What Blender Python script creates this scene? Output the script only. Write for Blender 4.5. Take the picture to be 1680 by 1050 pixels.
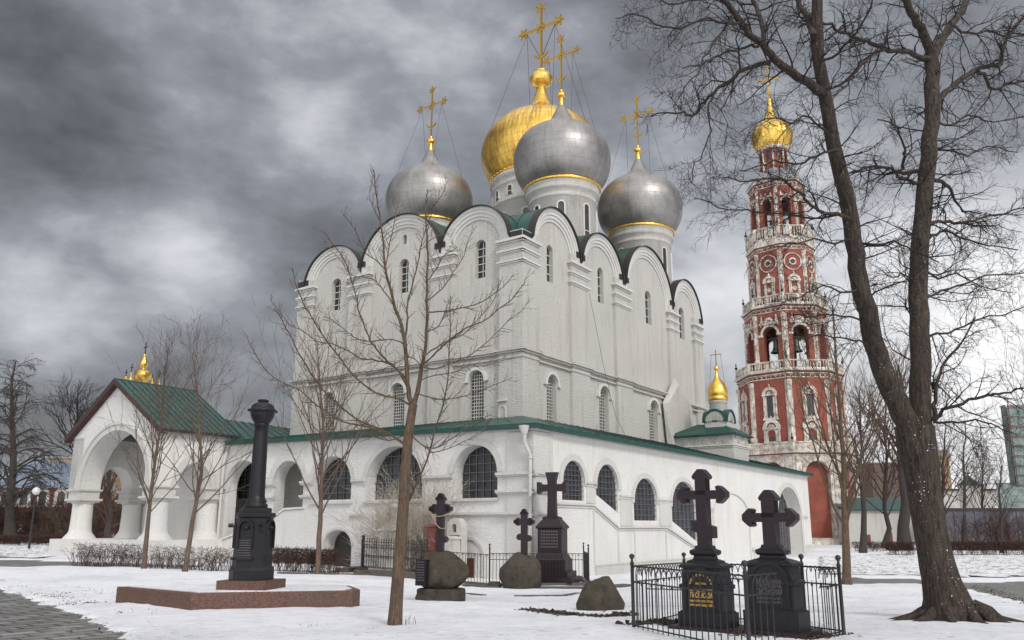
import bpy, math, random
from mathutils import Vector as V
from mathutils.geometry import tessellate_polygon
from mathutils import noise as NZ
PI=math.pi
sc=bpy.context.scene
for o in list(bpy.data.objects): bpy.data.objects.remove(o)
# ---------------- camera (solved from the vanishing points of the walls) ----------------
F=1330.; PX=857.; PY=572.; PIT=math.atan(291/1330.); EYE=1.7
cd=bpy.data.cameras.new('camera'); cam=bpy.data.objects.new('camera',cd); sc.collection.objects.link(cam)
cam.location=(0,0,EYE); cam.rotation_euler=(PI/2+PIT,0,0)
cd.sensor_width=36; cd.lens=F/1680*36; cd.shift_x=-(PX-840)/1680; cd.shift_y=(PY-525)/1680
cd.clip_start=.1; cd.clip_end=3000
sc.camera=cam
sc.render.resolution_x=1680; sc.render.resolution_y=1050
# ---------------- sky, sun, exposure ----------------
SUN_AZ=150; SUN_EL=38    # azimuth clockwise from +Y (camera looks along +Y): sun stands behind the camera, to the right
w=bpy.data.worlds.new('World'); sc.world=w; w.use_nodes=True
nt=w.node_tree; nt.nodes.clear()
def N(t,**k):
    n=nt.nodes.new(t)
    for a,b in k.items(): setattr(n,a,b)
    return n
def L(a,b): nt.links.new(a,b)
def mathn(op,a,b=None,c=None,clamp=False):
    n=N('ShaderNodeMath',operation=op); n.use_clamp=clamp
    for i,v in enumerate((a,b,c)):
        if v is None: continue
        if isinstance(v,(int,float)): n.inputs[i].default_value=v
        else: L(v,n.inputs[i])
    return n.outputs[0]
def ramp(fac,stops,interp='LINEAR'):
    n=N('ShaderNodeValToRGB'); n.color_ramp.interpolation=interp; e=n.color_ramp.elements
    while len(e)<len(stops): e.new(.5)
    for i,(p,c) in enumerate(stops):
        e[i].position=p; e[i].color=(c,c,c,1) if isinstance(c,(int,float)) else (*c,1)
    L(fac,n.inputs[0]); return n.outputs[0]
def mixc(f,a,b,bt='MIX'):
    n=N('ShaderNodeMix',data_type='RGBA',blend_type=bt)
    for s,v in ((n.inputs[0],f),(n.inputs[6],a),(n.inputs[7],b)):
        if isinstance(v,(int,float)): s.default_value=v
        elif isinstance(v,tuple): s.default_value=(*v,1)
        else: L(v,s)
    return n.outputs[2]
def pix(x,y):
    u=(x-PX)/F; v=(PY-y)/F; c,s=math.cos(PIT),math.sin(PIT)
    return V((u,c-v*s,s+v*c))
sky=N('ShaderNodeTexSky',sky_type='NISHITA'); sky.sun_disc=False
sky.sun_elevation=math.radians(SUN_EL); sky.sun_rotation=math.radians(SUN_AZ); sky.air_density=1.5; sky.dust_density=4
geo=N('ShaderNodeTexCoord'); D=geo.outputs['Generated']
sx=N('ShaderNodeSeparateXYZ'); L(D,sx.inputs[0])
zc=mathn('MAXIMUM',sx.outputs[2],.0); den=mathn('ADD',zc,.22)
cx=N('ShaderNodeCombineXYZ'); L(mathn('DIVIDE',sx.outputs[0],den),cx.inputs[0]); L(mathn('DIVIDE',sx.outputs[1],den),cx.inputs[1])
def wnoise(scale,detail,rough,dist,off):
    m=N('ShaderNodeMapping'); m.inputs['Location'].default_value=off; L(cx.outputs[0],m.inputs[0])
    n=N('ShaderNodeTexNoise'); n.inputs['Scale'].default_value=scale; n.inputs['Detail'].default_value=detail
    n.inputs['Roughness'].default_value=rough; n.inputs['Distortion'].default_value=dist; L(m.outputs[0],n.inputs[0]); return n.outputs[0]
def dnoise(scale,detail,rough,dist,off,st=(1,1,1.7)):
    m=N('ShaderNodeMapping'); m.inputs['Location'].default_value=off; m.inputs['Scale'].default_value=st; L(D,m.inputs[0])
    n=N('ShaderNodeTexNoise'); n.inputs['Scale'].default_value=scale; n.inputs['Detail'].default_value=detail
    n.inputs['Roughness'].default_value=rough; n.inputs['Distortion'].default_value=dist; L(m.outputs[0],n.inputs[0]); return n.outputs[0]
n1=dnoise(3.0,6,.52,.08,(3.1,1.7,0)); n2=dnoise(8.5,7,.55,.15,(8,2,1)); n3=wnoise(2.2,7,.5,.4,(1,4,0))
c=mathn('ADD',mathn('ADD',mathn('MULTIPLY',n1,.62),mathn('MULTIPLY',n2,.30)),mathn('MULTIPLY',n3,.08))
def lobe(x,y,width,amt,base):
    d=pix(x,y).normalized(); vm=N('ShaderNodeVectorMath',operation='DOT_PRODUCT'); nn=N('ShaderNodeVectorMath',operation='NORMALIZE'); L(D,nn.inputs[0])
    L(nn.outputs[0],vm.inputs[0]); vm.inputs[1].default_value=d
    a=mathn('ARCCOSINE',mathn('MINIMUM',vm.outputs['Value'],.99999))
    g=mathn('POWER',2.718,mathn('MULTIPLY',mathn('MULTIPLY',mathn('DIVIDE',a,width),mathn('DIVIDE',a,width)),-1.))
    return mathn('ADD',base,mathn('MULTIPLY',g,amt))
# the cloud deck: thinner and brighter patches and dark bellies, where the photograph shows them
for (x,y,wd,am) in ((1640,640,.30,.36),(1250,560,.20,.07),(130,410,.13,.09),(60,640,.15,.05),(900,60,.22,.05),(330,290,.10,.07),
                    (600,260,.14,.05),(150,225,.065,-.09),(70,150,.08,-.01),(40,90,.14,.05),(590,420,.10,-.06),(440,400,.12,.02),(430,30,.12,.03),(1150,60,.2,-.05),(260,580,.16,-.03),(1180,380,.10,.06)):
    c=lobe(x,y,wd,am,c)
cloud=ramp(c,[(.30,(.045,.046,.050)),(.41,(.085,.087,.094)),(.50,(.155,.160,.176)),(.59,(.26,.27,.30)),(.72,(.56,.57,.60)),(.9,(.92,.92,.93))])
# extra sky brightness added overhead and behind the camera, to light the snow
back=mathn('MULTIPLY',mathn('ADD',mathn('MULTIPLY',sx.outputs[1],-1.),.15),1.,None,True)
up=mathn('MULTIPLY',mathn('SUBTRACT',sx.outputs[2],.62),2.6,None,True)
thin=mathn('MAXIMUM',back,up)  # mask of the added sky brightness
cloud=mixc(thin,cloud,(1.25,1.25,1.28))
bg1=N('ShaderNodeBackground'); L(sky.outputs[0],bg1.inputs[0]); bg1.inputs[1].default_value=.08
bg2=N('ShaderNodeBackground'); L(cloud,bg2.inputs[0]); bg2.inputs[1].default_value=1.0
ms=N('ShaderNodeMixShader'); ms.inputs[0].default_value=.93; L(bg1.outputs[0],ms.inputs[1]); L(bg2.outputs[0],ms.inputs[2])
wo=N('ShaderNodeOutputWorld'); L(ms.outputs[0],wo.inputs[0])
sd=bpy.data.lights.new('sun','SUN'); sd.energy=1.4; sd.angle=math.radians(14); sd.color=(1,.965,.91)
so=bpy.data.objects.new('sun',sd); sc.collection.objects.link(so)
az=math.radians(SUN_AZ); el=math.radians(SUN_EL)
so.rotation_euler=(-V((math.sin(az)*math.cos(el),math.cos(az)*math.cos(el),math.sin(el)))).to_track_quat('-Z','Y').to_euler()
sc.view_settings.view_transform='Standard'; sc.view_settings.look='None'; sc.view_settings.exposure=.28; sc.view_settings.gamma=1
sc.view_settings.use_curve_mapping=False
# ---------------- materials ----------------
MATS={}
def newmat(name):
    global nt
    m=bpy.data.materials.new(name); m.use_nodes=True; nt=m.node_tree
    b=nt.nodes['Principled BSDF']; MATS[name]=m; return m,b
def coord(kind='Object'): return N('ShaderNodeTexCoord').outputs[kind]
def noise(vec,scale,detail=5,rough=.55,dist=0):
    n=N('ShaderNodeTexNoise'); n.inputs['Scale'].default_value=scale; n.inputs['Detail'].default_value=detail
    n.inputs['Roughness'].default_value=rough; n.inputs['Distortion'].default_value=dist
    L(vec,n.inputs[0]); return n.outputs[0]
def mapped(vec,scale=(1,1,1),rot=(0,0,0)):
    m=N('ShaderNodeMapping'); m.inputs['Scale'].default_value=scale; m.inputs['Rotation'].default_value=rot; L(vec,m.inputs[0]); return m.outputs[0]
def bump(b,h,strength=.5,dist=.05,prev=None):
    n=N('ShaderNodeBump'); n.inputs['Strength'].default_value=strength; n.inputs['Distance'].default_value=dist
    L(h,n.inputs['Height'])
    if prev is not None: L(prev,n.inputs['Normal'])
    L(n.outputs[0],b.inputs['Normal']); return n.outputs[0]
def world_pos(): return N('ShaderNodeNewGeometry').outputs['Position']
def brickcoords():
    # (horizontal run, height) on walls of any direction, in world metres
    p=world_pos(); s=N('ShaderNodeSeparateXYZ'); L(p,s.inputs[0])
    a=mathn('ADD',mathn('MULTIPLY',s.outputs[0],.977),mathn('MULTIPLY',s.outputs[1],-.2)); 
    c_=N('ShaderNodeCombineXYZ'); L(mathn('ADD',a,mathn('MULTIPLY',s.outputs[1],.75)),c_.inputs[0]); L(s.outputs[2],c_.inputs[1]); return c_.outputs[0],p,s
def plaster(name,col,stain=.35,brick=.25):
    m,b=newmat(name); bc,p,s=brickcoords()
    big=noise(p,.35,6,.6); mid=noise(mapped(p,(1,1,.35)),1.6,8,.68); fine=noise(p,14,5,.7)
    c1=mixc(ramp(big,[(.35,0),(.7,1)]),tuple(x*.90 for x in col),col)
    streak=noise(mapped(p,(1.3,1.3,.10)),1.5,6,.7)
    c1=mixc(mathn('MULTIPLY',ramp(streak,[(.52,0),(.75,1)]),stain),c1,tuple(x*y for x,y in zip(col,(.66,.64,.58))))
    c1=mixc(mathn('MULTIPLY',ramp(mid,[(.60,0),(.72,1)]),stain*.9),c1,tuple(x*y for x,y in zip(col,(.70,.68,.64))))
    grit=noise(mapped(p,(1,1,2.2)),4.2,8,.78); c1=mixc(ramp(grit,[(.32,brick*.8),(.46,0)]),c1,tuple(x*.68 for x in col)); c1=mixc(ramp(grit,[(.56,0),(.70,brick*.8)]),c1,tuple(min(1,x*1.22) for x in col))
    spot=noise(p,5.5,3,.6); c1=mixc(ramp(spot,[(.725,0),(.75,.75)]),c1,(.25,.21,.17))
    L(c1,b.inputs['Base Color']); b.inputs['Roughness'].default_value=.92
    br=N('ShaderNodeTexBrick'); L(bc,br.inputs[0]); br.inputs['Scale'].default_value=1; br.inputs['Brick Width'].default_value=.30; br.inputs['Row Height'].default_value=.095
    br.inputs['Mortar Size'].default_value=.012; br.inputs['Mortar Smooth'].default_value=.6; br.inputs['Color1'].default_value=(1,1,1,1); br.inputs['Color2'].default_value=(.8,.8,.8,1); br.inputs['Mortar'].default_value=(0,0,0,1)
    c2_=mixc(mathn('MULTIPLY',br.outputs['Fac'],brick*.9),c1,tuple(x*.62 for x in col)); L(c2_,b.inputs['Base Color'])
    h1=bump(b,br.outputs['Color'],brick*1.3,.03); h2=bump(b,grit,.9,.10,bump(b,mid,.55,.12,h1)); bump(b,fine,.35,.03,h2)
    return m
plaster('plaster',(.62,.605,.565),.95,.60)
plaster('plaster_smooth',(.83,.82,.795),.45,.25)
plaster('trim',(.68,.67,.64),.40,.05)
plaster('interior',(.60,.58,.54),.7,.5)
plaster('cream_stone',(.66,.61,.50),.55,.10)
def simple(name,col,rough=.6,metal=0,var=.25,scale=6,bstr=.25,bdist=.02,spec=None,stretch=(1,1,1)):
    m,b=newmat(name); p=mapped(coord(),stretch); n=noise(p,scale,7,.65)
    c1=mixc(ramp(n,[(.3,0),(.7,1)]),tuple(x*(1-var) for x in col),tuple(min(1,x*(1+var)) for x in col))
    L(c1,b.inputs['Base Color']); b.inputs['Metallic'].default_value=metal
    L(ramp(n,[(.3,max(.05,rough-.12)),(.7,min(1,rough+.1))]),b.inputs['Roughness'])
    bump(b,n,bstr,bdist)
    if spec is not None: b.inputs['Specular IOR Level'].default_value=spec
    return m
simple('green_metal',(.010,.058,.046),.42,0,.4,2.2,.2,.03)
simple('roof_edge',(.022,.018,.018),.6,0,.3)
simple('maroon_trim',(.055,.022,.020),.7)
simple('iron',(.018,.016,.018),.5,0,.3,20)
simple('glass_dark',(.035,.036,.040),.18,0,.6,1.6,.25,.02,.6)
simple('grille',(.55,.55,.52),.6,0,.15)
simple('grille_dark',(.10,.10,.11),.5,0,.2)
simple('wood_dark',(.03,.025,.022),.6,0,.3)
simple('wire',(.05,.05,.055),.5)
simple('granite_black',(.014,.013,.016),.42,0,.9,60,.25,.004,.3)
simple('granite_mauve',(.024,.016,.020),.45,0,.8,50,.3,.006,.3)
simple('marble_white',(.50,.49,.45),.5,0,.15,5)
simple('door_red',(.13,.03,.02),.6,0,.3)
simple('rust_box',(.16,.05,.04),.6,0,.4,20)
simple('rope',(.42,.30,.20),.8)
simple('bronze_bell',(.09,.10,.09),.45,.6,.3)
simple('blue_roof',(.20,.25,.33),.4,.2,.3,1.5)
simple('brown_wall',(.10,.066,.048),.85,0,.2,1)
simple('yellow_wall',(.24,.17,.10),.8,0,.15,1)
simple('red_wall',(.17,.038,.030),.85,0,.25,3)
simple('dark_wall',(.09,.095,.115),.8,0,.35,1.2)
simple('grey_roof',(.22,.23,.25),.5,0,.3,1)
simple('gold_letters',(.78,.50,.16),.35,.6,.1)
simple('grey_letters',(.10,.09,.095),.5,0,.2)
simple('debris',(.06,.045,.032),.95,0,.7,25,.8,.03)
simple('kerb_stone',(.10,.085,.075),.9,0,.4,12,.5,.02)
simple('lamp_glass',(.6,.6,.6),.2)
def gold(name,rough,dirt):
    m,b=newmat(name); uv=coord('UV'); p=coord()
    br=N('ShaderNodeTexBrick'); L(uv,br.inputs[0]); br.inputs['Scale'].default_value=1; br.inputs['Brick Width'].default_value=.9; br.inputs['Row Height'].default_value=.62
    br.inputs['Mortar Size'].default_value=.016; br.inputs['Mortar Smooth'].default_value=.3; br.inputs['Color1'].default_value=(1,1,1,1); br.inputs['Color2'].default_value=(.55,.55,.55,1); br.inputs['Mortar'].default_value=(0,0,0,1)
    n=noise(p,1.1,7,.65); n2=noise(mapped(uv,(2.2,.35,1)),1.5,6,.7)
    c1=mixc(mathn('MULTIPLY',ramp(n2,[(.42,0),(.66,1)]),dirt),(.92,.60,.14),(.30,.16,.035))
    c1=mixc(mathn('MULTIPLY',ramp(br.outputs['Color'],[(.0,1),(.4,0)]),.5),c1,(.10,.06,.02))
    L(c1,b.inputs['Base Color']); b.inputs['Metallic'].default_value=1
    L(ramp(n,[(.3,rough-.05),(.7,rough+.14)]),b.inputs['Roughness'])
    h=bump(b,br.outputs['Color'],.25,.03); bump(b,n,.18,.25,h)
    return m
gold('gold_dome',.26,.85); gold('gold',.28,.35)
m,b=newmat('grey_dome'); uv=coord('UV'); p=coord()
br=N('ShaderNodeTexBrick'); L(uv,br.inputs[0]); br.inputs['Scale'].default_value=1; br.inputs['Brick Width'].default_value=.85; br.inputs['Row Height'].default_value=.60
br.inputs['Mortar Size'].default_value=.014; br.inputs['Mortar Smooth'].default_value=.4; br.inputs['Color1'].default_value=(1,1,1,1); br.inputs['Color2'].default_value=(.93,.93,.93,1); br.inputs['Mortar'].default_value=(0,0,0,1)
n=noise(p,.9,7,.62); n2=noise(mapped(uv,(1.5,.3,1)),1.6,6,.7)
c1=mixc(ramp(n,[(.35,0),(.7,1)]),(.25,.243,.235),(.36,.352,.342)); c1=mixc(mathn('MULTIPLY',ramp(n2,[(.5,0),(.72,1)]),.5),c1,(.19,.155,.13))
c1=mixc(mathn('MULTIPLY',ramp(br.outputs['Color'],[(0,1),(.5,0)]),.45),c1,(.08,.075,.07))
L(c1,b.inputs['Base Color']); b.inputs['Metallic'].default_value=.75; L(ramp(n,[(.3,.36),(.7,.52)]),b.inputs['Roughness'])
h=bump(b,br.outputs['Color'],.3,.03); bump(b,n,.12,.2,h)
# red brick
m,b=newmat('red_brick'); bc,p,s=brickcoords(); br=N('ShaderNodeTexBrick'); L(bc,br.inputs[0]); br.inputs['Scale'].default_value=1; br.inputs['Brick Width'].default_value=.34; br.inputs['Row Height'].default_value=.11
br.inputs['Mortar Size'].default_value=.014; br.inputs['Color1'].default_value=(.25,.050,.028,1); br.inputs['Color2'].default_value=(.165,.032,.020,1); br.inputs['Mortar'].default_value=(.22,.10,.08,1)
n=noise(p,.5,7,.65); c1=mixc(ramp(n,[(.40,0),(.72,.6)]),br.outputs['Color'],(.35,.11,.07)); c1=mixc(ramp(noise(p,1.7,6,.7),[(.56,0),(.74,.55)]),c1,(.10,.030,.024))
L(c1,b.inputs['Base Color']); b.inputs['Roughness'].default_value=.9; h=bump(b,br.outputs['Fac'],-.3,.02); bump(b,n,.3,.08,h)
# weathered white stone of the bell tower
m,b=newmat('tower_stone'); bc,p,s=brickcoords(); n=noise(p,1.3,8,.7); n3=noise(mapped(p,(2.5,2.5,.5)),2.3,6,.7)
c1=mixc(ramp(n,[(.38,0),(.62,1)]),(.32,.27,.22),(.74,.70,.62)); c1=mixc(mathn('MULTIPLY',ramp(n3,[(.5,0),(.68,1)]),.75),c1,(.12,.10,.085))
L(c1,b.inputs['Base Color']); b.inputs['Roughness'].default_value=.9; bump(b,n3,.5,.08)
# standing-seam roof of porch
m,b=newmat('seam_roof'); p=coord(); n=noise(p,1.5,6,.6); c1=mixc(ramp(n,[(.3,0),(.7,1)]),(.010,.045,.040),(.022,.085,.074))
c1=mixc(ramp(noise(p,6,5,.7),[(.62,0),(.75,.5)]),c1,(.16,.20,.19)); L(c1,b.inputs['Base Color']); b.inputs['Roughness'].default_value=.42; bump(b,n,.25,.05)
# granites with coarse speckle
m,b=newmat('granite_red'); p=world_pos(); v=N('ShaderNodeTexVoronoi'); v.inputs['Scale'].default_value=45; L(p,v.inputs[0]); n=noise(p,30,4,.7)
c1=mixc(ramp(n,[(.4,0),(.6,1)]),(.055,.026,.020),(.17,.080,.055)); c1=mixc(ramp(v.outputs[0],[(.15,.8),(.35,0)]),c1,(.05,.028,.022)); c1=mixc(ramp(noise(p,1.2,5,.6),[(.45,0),(.7,.4)]),c1,(.10,.075,.05))
L(c1,b.inputs['Base Color']); b.inputs['Roughness'].default_value=.55; bump(b,n,.3,.01)
m,b=newmat('boulder'); p=world_pos(); n=noise(p,3.2,8,.68); n2=noise(p,22,5,.7); n3=noise(mapped(p,(2,2,.45)),3,6,.6)
c1=mixc(ramp(n,[(.35,0),(.65,1)]),(.022,.018,.015),(.078,.062,.048)); c1=mixc(ramp(n3,[(.42,0),(.62,.75)]),c1,(.052,.047,.026)); c1=mixc(ramp(n2,[(.58,0),(.72,.7)]),c1,(.17,.145,.11))
L(c1,b.inputs['Base Color']); b.inputs['Roughness'].default_value=.9; h=bump(b,n,.6,.08); bump(b,n2,.5,.02,h)
def barkmat(name,c_a,c_b,c_c,snow=0,sc_=9):
    m,b=newmat(name); p=world_pos(); n=noise(mapped(p,(1,1,.16)),sc_*2.2,7,.72,.6); n2=noise(p,3.2,6,.65); n3=noise(p,26,3,.6)
    c1=mixc(ramp(n,[(.38,0),(.62,1)]),c_a,c_b); c1=mixc(ramp(n2,[(.50,0),(.72,.7)]),c1,c_c)
    if snow: c1=mixc(mathn('MULTIPLY',ramp(n3,[(.66,0),(.70,1)]),snow),c1,(.75,.76,.78))
    L(c1,b.inputs['Base Color']); b.inputs['Roughness'].default_value=.95; bump(b,n,.9,.04)
barkmat('bark_old',(.010,.007,.0055),(.072,.051,.040),(.030,.028,.017),.30)
barkmat('bark_young',(.055,.034,.022),(.16,.108,.070),(.085,.07,.04),.10,14)
barkmat('frost_twig',(.32,.27,.22),(.55,.50,.43),(.45,.40,.34))
barkmat('bark_reddish',(.075,.050,.038),(.17,.12,.09),(.12,.09,.07))
barkmat('twig_dark',(.010,.008,.007),(.026,.020,.018),(.016,.014,.012))
barkmat('twig_red',(.045,.022,.017),(.105,.055,.042),(.07,.05,.04))
barkmat('twig_grey',(.025,.021,.019),(.07,.058,.05),(.04,.035,.03))
# snow ground, trodden, with earth and old grass showing through
m,b=newmat('snow'); p=world_pos(); big=noise(p,.28,6,.6); mid=noise(p,1.7,8,.66); fine=noise(p,11,6,.72); blades=noise(mapped(p,(1,2.6,1),(0,0,.5)),26,4,.7)
s=N('ShaderNodeSeparateXYZ'); L(p,s.inputs[0])
c1=mixc(ramp(mid,[(.3,0),(.7,1)]),(.72,.735,.78),(.90,.905,.93))
med=noise(mapped(p,(1,2.2,1),(0,0,.35)),3.6,8,.72); c1=mixc(ramp(big,[(.50,0),(.70,.6)]),c1,(.60,.615,.66)); c1=mixc(ramp(med,[(.54,0),(.68,.65)]),c1,(.52,.535,.58)); thin=mathn('MULTIPLY',ramp(med,[(.56,0),(.66,1)]),ramp(big,[(.44,0),(.58,1)])); c1=mixc(mathn('MULTIPLY',thin,.55),c1,(.24,.225,.20))
patch=mathn('MULTIPLY',ramp(blades,[(.56,0),(.63,1)]),ramp(mathn('ADD',mathn('MULTIPLY',big,.5),mathn('MULTIPLY',mid,.5)),[(.50,0),(.57,1)]))
c1=mixc(mathn('MULTIPLY',patch,.8),c1,(.13,.115,.09))
crumb=mathn('MULTIPLY',ramp(fine,[(.61,0),(.68,1)]),.45)
c1=mixc(mathn('MULTIPLY',crumb,ramp(big,[(.40,0),(.6,1)])),c1,(.25,.23,.21))
L(c1,b.inputs['Base Color']); b.inputs['Roughness'].default_value=.75; b.inputs['Subsurface Weight'].default_value=0
h=bump(b,mid,.5,.10); h=bump(b,med,.9,.07,h); h=bump(b,fine,.8,.03,h); bump(b,blades,.3,.012,h)
m,b=newmat('rough_snow'); p=world_pos(); fine=noise(mapped(p,(1,.8,1)),4.5,7,.72); bl=noise(p,1.1,5,.6)
c1=mixc(ramp(mathn('ADD',mathn('MULTIPLY',fine,.75),mathn('MULTIPLY',bl,.25)),[(.50,0),(.56,.85)]),(.76,.77,.80),(.12,.11,.09)); L(c1,b.inputs['Base Color']); b.inputs['Roughness'].default_value=.85; bump(b,fine,.8,.08)
m,b=newmat('paving'); p=world_pos(); br=N('ShaderNodeTexBrick'); L(mapped(p,(1,1,1),(0,0,math.radians(-52))),br.inputs[0]); br.inputs['Scale'].default_value=1; br.inputs['Brick Width'].default_value=.62; br.inputs['Row Height'].default_value=.38
br.inputs['Mortar Size'].default_value=.032; br.inputs['Color1'].default_value=(.26,.25,.235,1); br.inputs['Color2'].default_value=(.105,.10,.092,1); br.inputs['Mortar'].default_value=(.022,.02,.018,1)
n=noise(p,1.1,6,.65); c1=mixc(ramp(n,[(.50,0),(.64,.6)]),br.outputs['Color'],(.045,.041,.037)); c1=mixc(ramp(noise(p,7,6,.75),[(.60,0),(.70,.35)]),c1,(.50,.51,.54)); c1=mixc(ramp(br.outputs['Fac'],[(.3,0),(.8,.9)]),c1,(.012,.011,.010))
L(c1,b.inputs['Base Color']); L(ramp(n,[(.4,.75),(.58,.22)]),b.inputs['Roughness']); h=bump(b,br.outputs['Fac'],-.5,.02); bump(b,noise(p,16,5,.7),.3,.01,h)
m,b=newmat('asphalt'); p=world_pos(); n=noise(p,.9,7,.7); c1=mixc(ramp(n,[(.35,0),(.65,1)]),(.085,.082,.078),(.19,.185,.175)); c1=mixc(ramp(noise(p,5,6,.7),[(.57,0),(.66,.6)]),c1,(.55,.56,.59)); L(c1,b.inputs['Base Color']); b.inputs['Roughness'].default_value=.6; bump(b,noise(p,30,4,.7),.4,.01)
m,b=newmat('net_green'); p=world_pos(); n=noise(p,.8,6,.7); c1=mixc(ramp(n,[(.35,0),(.65,1)]),(.09,.135,.13),(.24,.30,.28)); L(c1,b.inputs['Base Color']); b.inputs['Roughness'].default_value=.8; bump(b,n,.6,.3)
def M(n): return MATS[n]
# ---------------- mesh helpers ----------------
COL=sc.collection
class MB:
    def __init__(s): s.v=[]; s.f=[]; s.uv={}; s.smooth=set()
    def add(s,vs,fs,uvs=None,smooth=False):
        n=len(s.v); s.v.extend([V(a) for a in vs])
        for i,f in enumerate(fs):
            s.f.append(tuple(n+j for j in f))
            if uvs: s.uv[len(s.f)-1]=uvs[i]
            if smooth: s.smooth.add(len(s.f)-1)
        return s
    def build(s,name,mat,parent=None):
        me=bpy.data.meshes.new(name); off=parent_world(parent)
        me.from_pydata([tuple(v-off) for v in s.v],[],s.f); 
        if s.uv:
            ul=me.uv_layers.new(name='UVMap')
            for p in me.polygons:
                u=s.uv.get(p.index)
                if u:
                    for k,li in enumerate(p.loop_indices): ul.data[li].uv=u[k]
        if s.smooth:
            for p in me.polygons: p.use_smooth=p.index in s.smooth
        me.materials.append(M(mat) if isinstance(mat,str) else mat); me.update()
        o=bpy.data.objects.new(name,me); COL.objects.link(o); 
        if parent: o.parent=parent
        return o
def parent_world(p):
    off=V((0,0,0))
    while p is not None: off+=p.location; p=p.parent
    return off
def thing(name,label,cat,loc,group=None):
    o=bpy.data.objects.new(name,None); COL.objects.link(o); o.location=V(loc); o.empty_display_size=.3
    o['label']=label; o['category']=cat
    if group: o['group']=group
    return o
def tag(o,label,cat,group=None,kind=None):
    # a one-mesh thing: move its origin to its base
    me=o.data; xs=[v.co for v in me.vertices]; c=V((sum(v.x for v in xs)/len(xs),sum(v.y for v in xs)/len(xs),min(v.z for v in xs)))
    for v in me.vertices: v.co-=c
    o.location=c
    if label: o['label']=label
    if cat: o['category']=cat
    if group: o['group']=group
    if kind: o['kind']=kind
    return o
class Fr:
    """local frame on a wall: s along U, z up, d outwards along Nn; O has z=0"""
    def __init__(s,O,U,Nn): s.O=V((O[0],O[1],O[2] if len(O)>2 else 0)); s.U=V((*U[:2],0)).normalized(); s.N=V((*Nn[:2],0)).normalized()
    def __call__(s,a,z,d=0): return s.O+s.U*a+V((0,0,z))+s.N*d
def box(mb,fr,s0,s1,z0,z1,d0,d1):
    vs=[fr(a,z,d) for d in (d0,d1) for z in (z0,z1) for a in (s0,s1)]
    mb.add(vs,[(0,1,3,2),(4,6,7,5),(0,4,5,1),(2,3,7,6),(0,2,6,4),(1,5,7,3)])
def slab(mb,fr,outline,holes=(),d0=0,d1=-.5,back=False,edge=False,hdepth=None,front=True):
    """flat wall piece with holes; front at d0, back at d1; hole reveals run d0->d1"""
    loops=[outline]+list(holes); flat=[p for l in loops for p in l]
    tris=tessellate_polygon([[V((p[0],p[1],0)) for p in l] for l in loops])
    if front: mb.add([fr(p[0],p[1],d0) for p in flat],tris)
    if back: mb.add([fr(p[0],p[1],d1) for p in flat],tris)
    for k,l in enumerate(loops):
        if k==0 and not edge: continue
        n=len(l); vs=[fr(p[0],p[1],d0) for p in l]+[fr(p[0],p[1],d1) for p in l]
        mb.add(vs,[(i,(i+1)%n,n+(i+1)%n,n+i) for i in range(n)])
def archhole(s0,s1,zb,zs,h=None,zb2=None,n=14):
    """door/window outline: sill zb (left) zb2 (right), spring zs, rise h"""
    r=(s1-s0)/2; c_=(s0+s1)/2; h=r if h is None else h; zb2=zb if zb2 is None else zb2
    return [(s0,zb),(s1,zb2)]+[(c_+r*math.cos(PI*i/n),zs+h*math.sin(PI*i/n)) for i in range(n+1)]
def ring(mb,fr,c_,zs,r0,r1,d0,d1,a0=0,a1=PI,n=20,hs=1.,legs=0):
    """archivolt band between radii r0<r1, proud from d0 to d1"""
    pts=[]
    A=[a0+(a1-a0)*i/n for i in range(n+1)]
    prof=[(r0*math.cos(a),r0*math.sin(a)*hs,r1*math.cos(a),r1*math.sin(a)*hs) for a in A]
    if legs: prof=[(r0,-legs,r1,-legs)]+prof+[(-r0,-legs,-r1,-legs)]
    vs=[]; 
    for a in prof:
        vs+=[fr(c_+a[0],zs+a[1],d0),fr(c_+a[2],zs+a[3],d0),fr(c_+a[2],zs+a[3],d1),fr(c_+a[0],zs+a[1],d1)]
    fs=[]
    for i in range(len(prof)-1):
        k=4*i
        for j in range(4): fs.append((k+j,k+(j+1)%4,k+4+(j+1)%4,k+4+j))
    e=4*(len(prof)-1); fs+=[(0,1,2,3),(e,e+3,e+2,e+1)]
    mb.add(vs,fs)
def lathe(mb,c_,prof,n=32,smooth=True,a0=0,a1=2*PI,uvR=None):
    c_=V(c_); full=abs(a1-a0-2*PI)<1e-6; m=n if full else n+1
    vs=[];L_=[0]
    for i in range(1,len(prof)): L_.append(L_[-1]+math.hypot(prof[i][0]-prof[i-1][0],prof[i][1]-prof[i-1][1]))
    for r,z in prof:
        for k in range(m):
            a=a0+(a1-a0)*k/n; vs.append(c_+V((r*math.cos(a),r*math.sin(a),z)))
    R=uvR or max(p[0] for p in prof); fs=[];uv=[]
    for i in range(len(prof)-1):
        for k in range(n):
            k2=(k+1)%m; fs.append((i*m+k,i*m+k2,(i+1)*m+k2,(i+1)*m+k))
            u0=R*(a0+(a1-a0)*k/n);u1=R*(a0+(a1-a0)*(k+1)/n); uv.append([(u0,L_[i]),(u1,L_[i]),(u1,L_[i+1]),(u0,L_[i+1])])
    mb.add(vs,fs,uv,smooth)
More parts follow.
